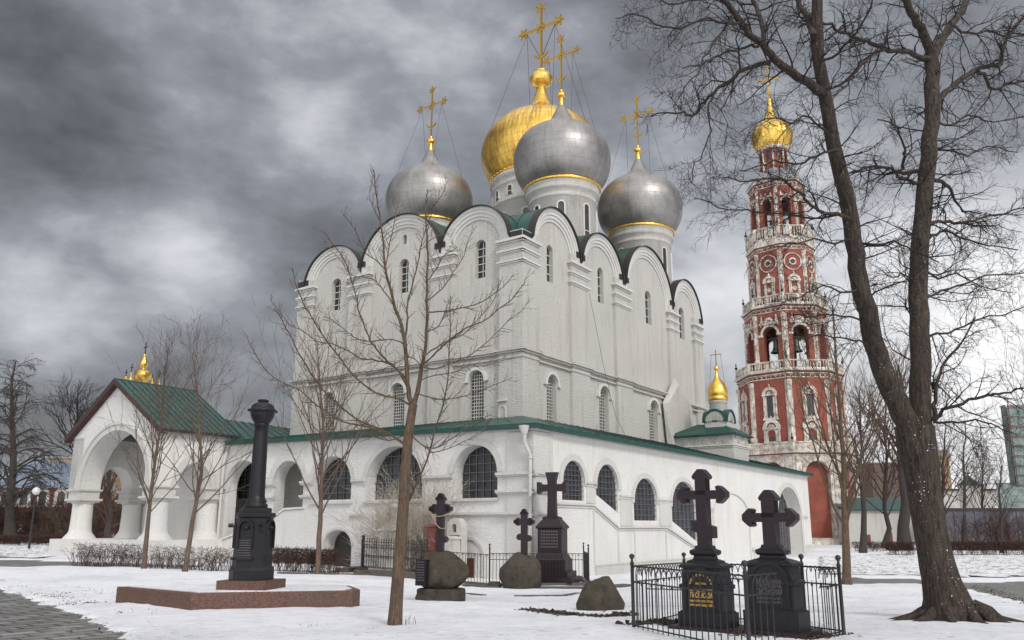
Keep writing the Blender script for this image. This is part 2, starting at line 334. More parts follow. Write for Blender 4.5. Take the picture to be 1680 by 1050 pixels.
def tube(mb,pts,rad,n=6,cap=True,smooth=True):
    pts=[V(p) for p in pts]
    if isinstance(rad,(int,float)): rad=[rad]*len(pts)
    vs=[];up=V((0,0,1)); ref=None
    for i,p in enumerate(pts):
        t=(pts[min(i+1,len(pts)-1)]-pts[max(i-1,0)]); t=t.normalized() if t.length>1e-9 else up
        if ref is None: ref=V((1,0,0)) if abs(t.x)<.8 else V((0,1,0))
        a=(ref-t*ref.dot(t)); a=a.normalized() if a.length>1e-6 else t.orthogonal().normalized(); ref=a; bb=t.cross(a)
        for k in range(n):
            th=2*PI*k/n; vs.append(p+(a*math.cos(th)+bb*math.sin(th))*rad[i])
    fs=[(i*n+k,i*n+(k+1)%n,(i+1)*n+(k+1)%n,(i+1)*n+k) for i in range(len(pts)-1) for k in range(n)]
    mb.add(vs,fs,None,smooth)
    if cap and n>2: 
        e=(len(pts)-1)*n; mb.add(vs[:n],[tuple(range(n))[::-1]]); mb.add(vs[e:],[tuple(range(n))])
def sweep(mb,path,prof,closed=False):
    """horizontal moulding: profile [(out,z)] swept along wall path points, outward = right-hand side given by normals list"""
    pass
def P(x,y,Y):
    d=pix(x,y); t=Y/d.y; return V((d.x*t,Y,d.z*t+EYE))
def gz(X,Y):
    t=min(1,max(0,(Y-13)/19)); zt=min(0,max(-.6,-.6-.03*X)); return zt*(t*t*(3-2*t))
def ground(x,y,dz=0):
    d=pix(x,y); lo,hi=3,600
    for i in range(50):
        m_=(lo+hi)/2; p=d*(m_/d.y)
        if p.z+EYE>gz(p.x,m_)+dz: lo=m_
        else: hi=m_
    p=d*(lo/d.y); return V((p.x,p.y,p.z+EYE))
def G3(p,dz=0): return V((p[0],p[1],gz(p[0],p[1])+dz))
# ================= ground =================
def pip(x,y,poly):
    c=False; n=len(poly)
    for i in range(n):
        x1,y1=poly[i]; x2,y2=poly[i-1]
        if (y1>y)!=(y2>y) and x<(x2-x1)*(y-y1)/(y2-y1)+x1: c=not c
    return c
g2=lambda x,y:(lambda p:(p.x,p.y))(ground(x,y))
PAVE=[g2(-260,938),g2(-90,952),g2(0,966),g2(45,980),g2(120,1005),g2(215,1050),(-4.1,9.0),(-2.6,3.5),(-2.,-14),(-60,-14),(-60,38)]
ROADL=[g2(-300,914),g2(0,918),g2(120,922),g2(330,928),g2(330,932),g2(120,929),g2(0,930),g2(-300,934)]
ROADR=[g2(1392,948),g2(1500,950),g2(1600,957),g2(1800,950),g2(2100,948),g2(2300,1010),g2(1900,1030),g2(1800,1015),g2(1680,992),g2(1625,975),g2(1570,965),g2(1500,958),g2(1392,957)]
BBOX=lambda p:(min(a for a,b in p),min(b for a,b in p),max(a for a,b in p),max(b for a,b in p))
PTH=[(p,BBOX(p)) for p in (PAVE,ROADL,ROADR)]
def inpath(x,y,j=.0):
    nx=x+.22*NZ.noise(V((x*1.3,y*1.3,0)))+j; ny=y+.22*NZ.noise(V((x*1.3,y*1.3,5)))
    for p,b in PTH:
        if b[0]<nx<b[2] and b[1]<ny<b[3] and pip(nx,ny,p): return True
    return False
def axis(a,b,near,far,c0,c1,fine=.2,mid=.5):
    out=[a]; x=a
    while x<b:
        if c0<=x<=c1: st=fine
        else:
            d=(c0-x) if x<c0 else (x-c1); st=min(far,max(fine,fine+d*mid*.12))
        x+=st; out.append(x)
    return out
def snowz(x,y):
    b=gz(x,y)
    if y>70 or abs(x)>60: return b+.03
    if inpath(x,y): return b-.07
    r=math.hypot(x,y); f=1 if r<40 else .6
    z=b+.035+f*(.045*NZ.noise(V((x*.45,y*.45,1)))+.022*NZ.noise(V((x*1.7,y*1.7,3))))
    if r<28: z+=.014*NZ.noise(V((x*5,y*5,7)))+.010*abs(NZ.noise(V((x*9,y*9,2))))
    return z
xs=axis(-420,420,0,40,-17,15,.17,1.); ys=axis(-14,900,0,40,10,30,.17,1.)
mb=MB(); W_=len(xs)
mb.v=[V((x,y,snowz(x,y))) for y in ys for x in xs]
mb.f=[(j*W_+i,j*W_+i+1,(j+1)*W_+i+1,(j+1)*W_+i) for j in range(len(ys)-1) for i in range(W_-1)]
mb.smooth=set(range(len(mb.f)))
o=mb.build('ground','snow'); o['kind']='structure'
def sheet(name,poly,mat,dz,step,grow=.35,ragged=False,bumpy=0):
    b=BBOX(poly); nx=int((min(b[2],80)-max(b[0],-60))/step)+2; x0=max(b[0],-60); ny=int((b[3]-b[1])/step)+2; mb=MB(); idx={}
    def vid(i,j):
        if (i,j) not in idx:
            x=x0+i*step;y=b[1]+j*step; idx[(i,j)]=len(mb.v); mb.v.append(V((x,y,gz(x,y)+dz+(bumpy*abs(NZ.noise(V((x*2.2,y*2.2,4)))) if bumpy else 0))))
        return idx[(i,j)]
    for j in range(-2,ny+1):
        for i in range(-2,nx+1):
            cx_=x0+(i+.5)*step; cy_=b[1]+(j+.5)*step; q=False
            for dx,dy in ((0,0),(grow,0),(-grow,0),(0,grow),(0,-grow)):
                if pip(cx_+dx,cy_+dy,poly): q=True;break
            if q and ragged: q=pip(cx_+.5*NZ.noise(V((cx_,cy_,0))),cy_+.8*NZ.noise(V((cx_*.7,cy_*.7,9))),poly)
            if q: mb.f.append((vid(i,j),vid(i+1,j),vid(i+1,j+1),vid(i,j+1)))
    mb.smooth=set(range(len(mb.f)))
    o=mb.build(name,mat); o['kind']='structure'; return o
sheet('pavement',PAVE,'paving',-.004,.45)
sheet('path',ROADL,'asphalt',-.004,.5)
sheet('road',ROADR,'asphalt',-.004,.5)
sheet('rough_snow',[g2(1345,914),g2(1500,908),g2(1900,905),g2(2100,940),g2(1680,948),g2(1600,950),g2(1500,946),g2(1345,944)],'rough_snow',.05,.35,0,True,.12)
sheet('rough_snow',[g2(-300,893),g2(80,894),g2(96,914),g2(60,917),g2(-300,911)],'rough_snow',.05,.4,0,True,.12)
# ================= church: frames =================
GX,GY=.4557,34.970; phi=math.radians(34.4316)
e1=V((math.sin(phi),math.cos(phi),0)); e2=V((-math.cos(phi),math.sin(phi),0)); G=V((GX,GY,0))
def B(s,t,z): return G+e1*s+e2*t+V((0,0,z))
FS=Fr(G,e1,-e2); FW=Fr(G,e2,-e1)
C=G+e1*6.49+e2*5.0
CS=Fr(C,e1,-e2); CW=Fr(C,e2,-e1)
def bars(mb,fr,s0,s1,zb,zs,h,zb2,nv,nh,d,w,t=.03,diag=False):
    c_=(s0+s1)/2; r=(s1-s0)/2; zb2=zb if zb2 is None else zb2
    top=lambda s: zs+h*math.sqrt(max(0,1-((s-c_)/r)**2)); bot=lambda s: zb+(zb2-zb)*(s-s0)/(s1-s0)
    for i in range(1,nv):
        s=s0+(s1-s0)*i/nv; box(mb,fr,s-w/2,s+w/2,bot(s),top(s),d,d+t)
    zt=zs+h; z0=min(zb,zb2)
    for j in range(1,nh):
        z=z0+(zt-z0)*j/nh; a,b_=s0,s1
        if z>zs: q=r*math.sqrt(max(0,1-((z-zs)/h)**2)); a,b_=c_-q,c_+q
        if abs(zb-zb2)>.01 and z<max(zb,zb2):
            f=(z-zb)/(zb2-zb); a=max(a,s0+f*(s1-s0)) if zb>zb2 else a; b_=b_ if zb>zb2 else min(b_,s0+f*(s1-s0))
        if b_-a>.05: box(mb,fr,a,b_,z-w/2,z+w/2,d+t,d+t*2)
def window(parent,fr,s0,s1,zb,zs,h,zb2=None,d=-.3,nv=4,nh=8,w=.03,gmat='grille_dark',arch=0,archleg=0,pane='glass_dark'):
    mb=MB(); slab(mb,fr,archhole(s0-.02,s1+.02,zb-.02,zs,h+.02,(None if zb2 is None else zb2-.02)),d0=d); p=mb.build('window',pane,parent)
    if nv: mb=MB(); bars(mb,fr,s0,s1,zb,zs,h,zb2,nv,nh,d+.02,w); mb.build('grille',gmat,p)
    if arch:
        mb=MB(); ring(mb,fr,(s0+s1)/2,zs,(s1-s0)/2,(s1-s0)/2+arch,0,.07,hs=h/((s1-s0)/2),legs=archleg,n=18); mb.build('frame','trim',p)
    return p
def ledge(mb,fr,pts,prof):
    """string course along (s,z) points in the wall plane; prof = [(dz_top,dz_bottom,out)]"""
    for a,b_,o_ in prof:
        for (s0,z0),(s1,z1) in zip(pts,pts[1:]):
            vs=[fr(s,z+q,d) for (s,z) in ((s0,z0),(s1,z1)) for q in (a,b_) for d in (-.02,o_)]
            mb.add(vs,[(0,1,5,4),(1,3,7,5),(2,6,7,3),(0,2,3,1),(4,5,7,6)])
# ================= gallery =================
gal=thing('church_gallery','long low white gallery with arched windows wrapped round the foot of the cathedral','gallery',B(0,0,-.7))
EZ=6.0
swin=[(2.35,4.3,2.85,3.69,.97,None),(5.45,7.66,3.17,3.58,1.1,2.32),(9.4,12.15,1.98,3.0,1.2,None),(14.1,17.6,1.97,2.9,1.35,.75)]
holes=[archhole(a,b_,zb,zs,h,z2) for a,b_,zb,zs,h,z2 in swin]
blind=archhole(20.2,26.7,-1,2.3,1.5); eas=archhole(33.2,39.2,-.55,2.4,2.3)
mb=MB(); slab(mb,FS,[(0,-1.2),(42,-1.2),(42,EZ),(0,EZ)],holes+[eas],0,-.16)
mb.build('wall','plaster_smooth',gal)
mb=MB(); slab(mb,FS,eas,d0=-.95); 
n=len(eas); mb.add([FS(p[0],p[1],d) for d in (-.16,-.95) for p in eas],[(i,(i+1)%n,n+(i+1)%n,n+i) for i in range(n)]); mb.build('arch_recess','plaster_smooth',gal)
p=window(gal,FS,33.4,39.0,-.5,2.3,2.2,d=-.9,nv=8,nh=12,gmat='grille_dark')
for k,(a,b_,zb,zs,h,z2) in enumerate(swin):
    window(gal,FS,a,b_,zb,zs,h,z2,d=-.13,nv=6,nh=8,w=.028,gmat='grille_dark',arch=.30,archleg=.12)
# east end wall and back, west wall
WW=[(1.88,4.35,2.9,4.05,1.22),(6.24,9.9,2.95,3.67,1.82),(10.95,13.8,3.0,3.8,1.4)]
CC=[(14.5,16.84,.3,3.95,1.17),(17.9,21.0,.3,3.75,1.52)]
door=(10.75,12.7,-1.1,.75,.75)
ez=lambda t: EZ+.02*t
mb=MB(); slab(mb,FW,[(0,-1.2),(30.3,-1.2),(30.3,ez(30)),(21.3,ez(21.3)),(0,EZ)],[archhole(*q) for q in WW+CC]+[archhole(*door)],0,-.7); mb.build('wall','plaster_smooth',gal); mb=MB()
slab(mb,Fr(B(42,0,0),e2,e1),[(0,-1.2),(5,-1.2),(5,7.4),(0,EZ)],d0=0)
mb.build('wall','plaster_smooth',gal)
for q,(nv,nh) in zip(WW,((6,6),(7,6),(5,6))):
    window(gal,FW,q[0]+.02,q[1]-.02,q[2],q[3],q[4],d=-.66,nv=nv,nh=nh,w=.045,gmat='grille_dark')
mb=MB(); slab(mb,FW,archhole(10.8,12.65,-1.1,.75,.72),d0=-.68); mb.build('door','wood_dark',gal)
# interior seen through the open arches
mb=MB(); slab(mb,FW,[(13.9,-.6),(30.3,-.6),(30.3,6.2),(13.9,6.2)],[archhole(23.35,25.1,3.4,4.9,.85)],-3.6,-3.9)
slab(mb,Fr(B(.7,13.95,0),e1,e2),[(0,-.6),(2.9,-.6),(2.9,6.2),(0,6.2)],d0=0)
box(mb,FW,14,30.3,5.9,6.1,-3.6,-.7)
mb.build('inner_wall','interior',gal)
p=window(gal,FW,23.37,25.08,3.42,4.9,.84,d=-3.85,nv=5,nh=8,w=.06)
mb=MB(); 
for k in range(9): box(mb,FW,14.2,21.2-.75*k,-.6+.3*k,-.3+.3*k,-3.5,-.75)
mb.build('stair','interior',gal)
mb=MB(); slab(mb,FW,[(21.25,-1.1),(21.25,.78),(16.7,2.03),(15.75,2.5),(14.2,2.55),(14.2,-1.1)],d0=.12,d1=-.1,edge=True)
ledge(mb,FW,[(14.2,2.58),(15.75,2.53),(16.7,2.06),(21.25,.81)],[(.0,.1,.2)]); mb.build('stair_parapet','plaster_smooth',gal)
# mouldings
mb=MB()
ledge(mb,FS,[(1.9,2.72),(5.05,2.72),(7.55,1.68),(13.2,1.68),(17.9,.32),(20.1,.32)],[(0,-.09,.12),(-.13,-.2,.06)])
for a,b_,z in ((1.5,2.05,3.5),(4.42,5.38,3.62),(7.75,9.25,3.12),(12.25,14.0,3.05),(17.75,20.2,2.7),(26.8,28.8,2.3),(39.4,41,2.4)):
    ledge(mb,FS,[(a,z),(b_,z)],[(.12,.03,.13),(.03,-.10,.07)])
for a,b_,z0,z1 in ((4.5,5.3,2.75,3.5),(7.85,9.15,1.7,3.0),(12.4,13.9,1.7,2.95),(5.1,5.2,-.2,2.6),(7.5,7.62,-.2,1.5),(9.3,9.4,-.2,1.5),(13.1,13.22,-.2,1.5)): box(mb,FS,a,b_,z0,z1,-.02,.05)
ring(mb,FS,23.45,2.3,3.2,3.35,-.02,.08,hs=1.5/3.25,legs=3.2)
ring(mb,FS,36.2,2.4,3.0,3.5,-.02,.08,hs=2.3/3.0,legs=2.8)
ledge(mb,FS,[(27.0,.15),(32.7,.15)],[(.08,-.08,.14)]); ledge(mb,FS,[(39.7,.15),(42,.15)],[(.08,-.08,.14)])
box(mb,FS,27.3,32.4,-.9,.07,-.02,.08); box(mb,FS,39.8,42,-.9,.07,-.02,.08)
# corner pier with three bands running round it
box(mb,FS,-.10,1.45,-1.1,EZ-.3,-.02,.10); box(mb,FW,-.02,1.3,-1.1,EZ-.3,-.02,.101)
for z in (3.9,3.15,2.22):
    ledge(mb,FS,[(-.24,z),(1.5,z)],[(.08,-.03,.24),(-.03,-.10,.17)]); 
    for a,b_ in ((-.235,1.85),(4.4,6.2),(9.95,10.9)) if z<2.5 or z>3.5 else ((-.235,1.85),): ledge(mb,FW,[(a,z),(b_,z)],[(.08,-.03,.24 if b_<2 else .14),(-.03,-.10,.17 if b_<2 else .08)])
ledge(mb,FW,[(1.85,2.22),(4.4,2.22)],[(.08,-.03,.14),(-.03,-.10,.08)])
for a,b_ in ((1.8,4.45),(6.1,10.0),(10.8,13.9)): ledge(mb,FW,[(a,2.85),(b_,2.85)],[(.06,-.06,.12)])
box(mb,FS,5.2,20,-1.1,-.12,-.02,.12); ledge(mb,FS,[(5.2,-.1),(20,-.1)],[(.03,-.03,.16)])
for q,rr in ((CC[0],.42),(CC[1],.42)): ring(mb,FW,(q[0]+q[1])/2,q[3],(q[1]-q[0])/2,(q[1]-q[0])/2+rr,-.02,.12,hs=1,n=24)
for a,b_ in ((13.85,14.5),(16.84,17.9)):
    ledge(mb,FW,[(a-.12,3.9),(b_+.12,3.9)],[(.10,-.02,.22),(-.02,-.12,.14)]); ledge(mb,FW,[(a-.12,3.2),(b_+.12,3.2)],[(.08,-.02,.2),(-.02,-.10,.12)])
for q in WW: ring(mb,FW,(q[0]+q[1])/2,q[3],(q[1]-q[0])/2,(q[1]-q[0])/2+.3,-.02,.05,hs=1,n=24)
ring(mb,FW,11.72,.75,.98,1.12,-.02,.05,hs=.8)
ledge(mb,FS,[(-.26,EZ-.12),(42,EZ-.12)],[(.12,-.02,.26),(-.02,-.14,.14)]); ledge(mb,FW,[(-.255,EZ-.12),(21.3,ez(21.3)-.12)],[(.12,-.02,.26),(-.02,-.14,.14)])
mb.build('moulding','trim',gal)
# roof
def seams(mb,A0,A1,B0,B1,n,w=.03,h=.05):
    A0,A1,B0,B1=map(V,(A0,A1,B0,B1)); nn=(A1-A0).cross(B0-A0).normalized(); nn=nn if nn.z>0 else -nn
    for i in range(n+1):
        f=i/n; p=A0.lerp(A1,f); q=B0.lerp(B1,f); s_=(A1-A0).normalized()*w/2
        if (q-p).length<.05: continue
        vs=[p-s_,p+s_,q+s_,q-s_]; vs=vs+[v+nn*h for v in vs]
        mb.add(vs,[(4,5,6,7),(0,4,7,3),(1,2,6,5),(0,1,5,4),(3,7,6,2)])
mb=MB(); E0=B(-.42,-.42,EZ); E1=B(42.4,-.42,EZ); Rc=B(6.49,5,7.47)
mb.add([E0,E1,B(42.4,5,7.47),Rc],[(0,1,2,3)])
A_=B(-.42,13,ez(13)); Bq=B(-.42,20.9,ez(21)); Cw=B(6.49,23.7,7.5); R1=B(8.4,25.9,8.35); R0=B(2.5,25.9,8.45); Bs=B(.5,21,6.5)
mb.add([E0,Rc,B(6.49,13,7.47),A_,Bq,Cw,R1,R0,Bs,B(2.5,30.5,6.6),B(8.4,30.5,6.6)],[(0,3,2,1),(3,4,8,5,2),(8,7,6,5),(7,9,10,6)])
seams(mb,A_,Bq,B(6.49,13,7.47),B(6.49,20.9,7.5),15); seams(mb,Bs,B(7.5,21.2,7.0),R0,R1,10)
seams(mb,E0+e1*1.5,E1,B(8,5,7.47),B(42.4,5,7.47),50,.03,.035); seams(mb,E0+e2*1.2,A_,B(6.49,6.2,7.47),B(6.49,13,7.47),16,.03,.035)
mb.build('roof','green_metal',gal)
mb=MB()
for a,b_ in ((E0,E1),(E0,A_),(A_,Bq)):
    a,b_=a+V((0,0,.012)),b_+V((0,0,.012)); mb.add([a,b_,b_-V((0,0,.20)),a-V((0,0,.20))],[(0,1,2,3)]); inn=(e1+e2)*.42
    mb.add([a-V((0,0,.20)),b_-V((0,0,.20)),b_-V((0,0,.20))+inn,a-V((0,0,.20))+inn],[(0,1,2,3)])
mb.build('eave','green_metal',gal)
# drainpipe at the corner
mb=MB(); dp=lambda s,z,d:FW(s,z,d)
tube(mb,[FW(.15,5.75,.45),FW(.15,5.2,.42),FW(.0,4.7,.22),FW(.0,-.35,.22),FW(-.05,-.55,.45)],.085,8); lathe(mb,FW(.15,5.55,.45),[(.09,-.05),(.12,.0),(.24,.32),(.25,.36)],12)
for z in (4.5,2.9,1.2): lathe(mb,FW(0,z,.22),[(.085,0),(.11,0),(.11,.06),(.085,.06)],10)
mb.build('drainpipe','trim',gal)
mb=MB(); tube(mb,[B(.02,21.0,6.2)+e1*-.1,B(-.25,21.1,5.3),B(-.25,21.1,1.2),B(-.5,20.9,.55),B(-.35,20.8,.2),B(-.35,20.8,-.2)],.09,8); mb.build('drainpipe','trim',gal)
# ================= cathedral =================
cat=thing('cathedral','tall white five domed cathedral with round gables one gold and four grey onion domes','cathedral',B(6.49+13,5+9.35,-.6))
SA=[(3.6,2.65,2.75),(9.25,2.75,2.85),(16.3,3.85,4.0),(23.0,2.85,3.2)]
WA=[(3.4,2.5,2.5),(9.3,3.3,3.3),(15.3,2.65,2.4)]
Z0=17.55; LS,LW=26.1,18.7
def toplined(arcs,Lx):
    pts=[(0,5.5),(Lx,5.5),(Lx,Z0)]
    for i in range(len(arcs)-1,-1,-1):
        c_,r,h=arcs[i]; pts+=[(c_+r*math.cos(PI*k/28),Z0+.02+h*math.sin(PI*k/28)) for k in range(29)]
    pts+=[(0,Z0)]; return pts
su=[(2.85,3.55,15.75,17.7,.35),(9.0,9.75,15.9,17.95,.37),(16.0,16.95,15.95,18.0,.45),(22.0,22.95,16.0,18.1,.45)]
sl=[(2.75,3.8,7.5,9.65,.52),(8.85,10.1,7.5,9.75,.62),(16.05,17.4,7.5,9.7,.66)]
wu=[(2.75,3.5,15.75,17.75,.35),(8.75,9.55,15.85,17.7,.38),(14.75,15.6,15.65,17.45,.4)]
wl=[(2.75,3.8,7.5,9.75,.52),(8.75,9.8,7.5,9.6,.52),(14.75,15.8,7.5,9.6,.52)]
ws=[(9.0,9.3,19.05,19.55,.14),(6.45,6.6,10.9,11.4,.06)]
for fr,arcs,Lx,wins in ((CS,SA,LS,su+sl),(CW,WA,LW,wu+wl+ws)):
    mb=MB(); slab(mb,fr,toplined(arcs,Lx),[archhole(*q) for q in wins],-.22,-.62); mb.build('wall','plaster',cat)
for fr,Lx in ((Fr(C+e2*LW,e1,e2),LS),(Fr(C+e1*LS,e2,e1),LW)): mb=MB(); slab(mb,fr,[(0,-1),(Lx,-1),(Lx,18.3),(0,18.3)],d0=0); mb.build('wall','plaster',cat)
pil={'S':[(0,1.65),(5.3,7.4),(11.0,13.2),(19.6,21.2),(24.4,26.1)],'W':[(0,1.6),(4.95,6.75),(11.9,13.7),(17.2,18.7)]}
for fr,ps,Lx in ((CS,pil['S'],LS),(CW,pil['W'],LW)):
    for a,b_ in ps:
        mb=MB(); 
        box(mb,fr,a+(.004 if a==0 and fr is CS else 0),b_,5.5,Z0+.55,-.23,-.001 if fr is CS else 0); mb.build('pilaster','plaster',cat)
        mb=MB()
        for z,hh,o_ in ((16.15,.08,.06),(16.25,.11,.13),(16.78,.08,.06),(16.88,.11,.13),(17.38,.08,.07),(17.48,.15,.19)):
            ex=o_+.0; box(mb,fr,a-ex+(0 if fr is CS else .004),b_+ex*.8,z,z+hh,-.23,o_+(0 if fr is CS else .002))
        mb.build('capital','trim',cat)
# string course
mb=MB()
for fr,Lx,ps in ((CS,18.9,pil['S']),(CW,LW,pil['W'])):
    k=.0 if fr is CS else .002
    for z,hh,o_ in ((10.72,.10,.05),(11.0,.12,.10),(11.12,.10,.2)): box(mb,fr,.2,Lx,z,z+hh,-.24,o_-.12+k)
    for a,b_ in ps:
        if a<Lx:
            for z,hh,o_ in ((10.72,.10,.05),(11.0,.12,.10),(11.12,.10,.2)): box(mb,fr,a-o_+(0 if fr is CS else .005),min(b_,Lx)+o_*.9,z+.002,z+hh+.002,-.23,o_+k)
for z,hh,o_ in ((10.72,.10,.05),(11.05,.18,.16)): box(mb,CS,22.3,LS+.1,z-.25,z+hh-.25,-.23,o_)
mb.build('cornice','plaster',cat)
# broken buttress scar on the south wall, near the chapel
mb=MB(); mb.add([CS(17.9,10.4,.0),CS(20.2,12.6,.0),CS(22.6,10.9,.0),CS(22.6,7.4,.0),CS(18.4,7.4,.0),CS(18.2,10.4,.35),CS(20.2,12.0,.3),CS(22.4,10.6,.35),CS(22.4,7.4,.45),CS(18.5,7.4,.45)],[(0,1,6,5),(1,2,7,6),(2,3,8,7),(5,6,7),(5,7,8,9),(0,5,9,4)]); mb.build('buttress','plaster',cat)
# gables
for fr,arcs in ((CS,SA),(CW,WA)):
    for c_,r,h in arcs:
        mb=MB(); hs=h/r; k=0 if fr is CS else .001
        ring(mb,fr,c_,Z0+.04,r-.16,r+.02,-.23,.06+k,hs=hs,n=30); ring(mb,fr,c_,Z0+.04,r-.36,r-.16,-.23,.01,hs=hs,n=30)
        ring(mb,fr,c_,Z0+.04,r-.56,r-.36,-.23,-.06,hs=hs,n=30); ring(mb,fr,c_,Z0+.04,r-.74,r-.56,-.23,-.14,hs=hs,n=30)
        mb.build('archivolt','trim',cat)
        mb=MB(); ring(mb,fr,c_,Z0+.04,r+.02,r+.085,-.3,.20+k,a0=.10,a1=PI-.10,hs=hs,n=30); mb.build('gable_edge','roof_edge',cat)
        mb=MB(); R=r+.075; n=30; vs=[]
        dep=9.2 if fr is CS else 12.9
        for d in (.17,-dep):
            for k2 in range(n+1):
                a=.06+(PI-.12)*k2/n; vs.append(fr(c_+R*math.cos(a),Z0+.05+R*hs*math.sin(a),d))
        mb.add(vs,[(k2,k2+1,n+2+k2,n+1+k2) for k2 in range(n)],None,True)
        for d in (-1.2,-2.4,-3.6,-4.8,-6): ring(mb,fr,c_,Z0+.05,R,R+.035,d,d-.04,a0=.08,a1=PI-.08,hs=hs,n=26)
        mb.build('roof','green_metal',cat)
# valleys
mb=MB()
for fr,vals in ((CS,((0,.8,17.65),(5.9,6.9,18.05),(11.6,12.9,18.1),(19.8,20.6,18.15),(25.5,26.1,17.9))),(CW,((0,.8,17.65),(5.6,6.4,18.1),(12.3,12.95,18.1),(17.7,18.7,17.75)))):
    for a,b_,z in vals:
        corner=a==0; mb=MB(); box(mb,fr,a+(.03 if corner else 0),b_,z-.02,z+.34,-.75 if corner else -3,.10 if fr is CS else .102); mb.build('gutter','roof_edge',cat)
mb=MB(); c0=[CS(.6,18.3,-.6),CS(LS-.6,18.3,-.6),CS(LS-.6,18.3,-LW+.6),CS(.6,18.3,-LW+.6)]; c1_=[CS(6,20.4,-5),CS(LS-6,20.6,-5),CS(LS-6,20.6,-LW+5),CS(6,20.4,-LW+5)]
mb.add(c0+c1_,[(0,1,5,4),(1,2,6,5),(2,3,7,6),(3,0,4,7),(4,5,6,7)]); mb.build('roof','green_metal',cat)
for q in su: window(cat,CS,q[0]+.01,q[1]-.01,q[2],q[3],q[4],d=-.5,nv=2,nh=4,w=.05,gmat='grille',pane='glass_dark')
for q in sl: window(cat,CS,q[0]+.01,q[1]-.01,q[2],q[3],q[4],d=-.6,nv=6,nh=14,w=.035,gmat='grille',pane='glass_dark')
for q in wu: window(cat,CW,q[0]+.01,q[1]-.01,q[2],q[3],q[4],d=-.55,nv=2,nh=5,w=.05,gmat='grille',pane='glass_dark')
for q in wl: window(cat,CW,q[0]+.01,q[1]-.01,q[2],q[3],q[4],d=-.5,nv=6,nh=14,w=.04,gmat='grille',pane='glass_dark')
for q in ws: window(cat,CW,q[0]+.005,q[1]-.005,q[2],q[3],q[4],d=-.5,nv=0)
for fr,q in [(CS,q) for q in sl]+[(CW,q) for q in wl]:
    mb=MB(); c_=(q[0]+q[1])/2; r=(q[1]-q[0])/2; ring(mb,fr,c_,q[3],r+.05,r+.22,-.23,-.08,hs=1,n=20); box(mb,fr,q[0]-.34,q[0]-.05,q[3]-.1,q[3]-.0,-.23,-.06); box(mb,fr,q[1]+.05,q[1]+.34,q[3]-.1,q[3],-.23,-.06); mb.build('window_surround','trim',cat)
mb=MB(); box(mb,CW,1.0,1.62,8.35,8.45,-.01,.12); ring(mb,CW,1.3,7.9,.18,.26,-.01,.05,n=12,legs=.5)
mb.build('niche','trim',cat)
tube_=MB(); tube(tube_,[CS(7.35,16.0,.08),CS(8.9,11.3,.2),CS(10.3,8.6,.15),CS(12.3,6.9,.1)],.013,5); tube_.build('cable','wire',cat)
# ---- domes
def cross_mesh(mb,c_,z0,z1,zc,hb,w,along,ornate=True):
    c_=V(c_); up=V((0,0,1)); side=V((*along[:2],0)).normalized(); nn=side.cross(up)
    def bx(a,b_,wd,th):
        a,b_=V(a),V(b_); t=(b_-a).normalized(); s_=nn.cross(t).normalized()
        vs=[p+s_*i*wd/2+nn*j*th/2 for p in (a,b_) for i,j in ((-1,-1),(1,-1),(1,1),(-1,1))]
        mb.add(vs,[(0,1,2,3),(4,7,6,5),(0,4,5,1),(1,5,6,2),(2,6,7,3),(3,7,4,0)])
    bx(c_+up*z0,c_+up*z1,w,w*.7); bx(c_+up*zc-side*hb,c_+up*zc+side*hb,w,w*.7)
    if ornate:
        q=hb*.16
        for p,dr in ((c_+up*z1,up),(c_+up*zc-side*hb,-side),(c_+up*zc+side*hb,side)):
            s2=nn.cross(dr)
            tip=[p+dr*q*1.9,p+dr*q*.6+s2*q*.55,p+dr*q*.8+s2*q*1.7,p+s2*q*.7,p-dr*q*.9+s2*q*1.5,p-dr*q*.55+s2*q*.3]
            tip2=[2*(p+dr*((v-p).dot(dr)))-v for v in tip[1:]][::-1]; pts=tip+tip2; n=len(pts)
            for i in range(n): bx(pts[i],pts[(i+1)%n],w*.45,w*.4)
            bx(p-dr*q*.3,p+dr*q*.8,w*1.6,w*.9)
        for k in range(4):
            a=PI/4+k*PI/2
            for da,l in ((0,.36),(.3,.27),(-.3,.27)): bx(c_+up*zc,c_+up*zc+(side*math.cos(a+da)+up*math.sin(a+da))*hb*l,w*.28,w*.28)
        mzc=z0+(zc-z0)*.33; pr=None
        for k in range(9):
            a=PI*1.12+PI*.76*k/8; p=c_+up*(mzc+hb*.32)+side*math.cos(a)*hb*.42+up*math.sin(a)*hb*.36
            if pr is not None: bx(pr,p,w*(.5+.7*math.sin(PI*k/9)),w*.6)
            pr=p
def dome(parent,c_,prof,mat,uvR=None): 
    mb=MB(); lathe(mb,c_,prof,56,uvR=uvR); return mb.build('dome',mat,parent)
def interp(prof,n=4):
    # smooth the traced profile (Catmull-Rom)
    out=[]
    for i in range(len(prof)-1):
        p0=prof[max(0,i-1)];p1=prof[i];p2=prof[i+1];p3=prof[min(len(prof)-1,i+2)]
        for k in range(n):
            t=k/n; out.append(tuple(.5*(2*p1[j]+(p2[j]-p0[j])*t+(2*p0[j]-5*p1[j]+4*p2[j]-p3[j])*t*t+(3*p1[j]-p0[j]-3*p2[j]+p3[j])*t**3) for j in (0,1)))
    return out+[prof[-1]]
GP=interp([(2.62,24.75),(3.0,25.2),(3.3,25.85),(3.44,26.7),(3.38,27.4),(3.12,28.1),(2.66,28.7),(2.05,29.15),(1.3,29.6),(.85,30.0),(.6,30.45),(.40,30.85),(.28,31.15)])
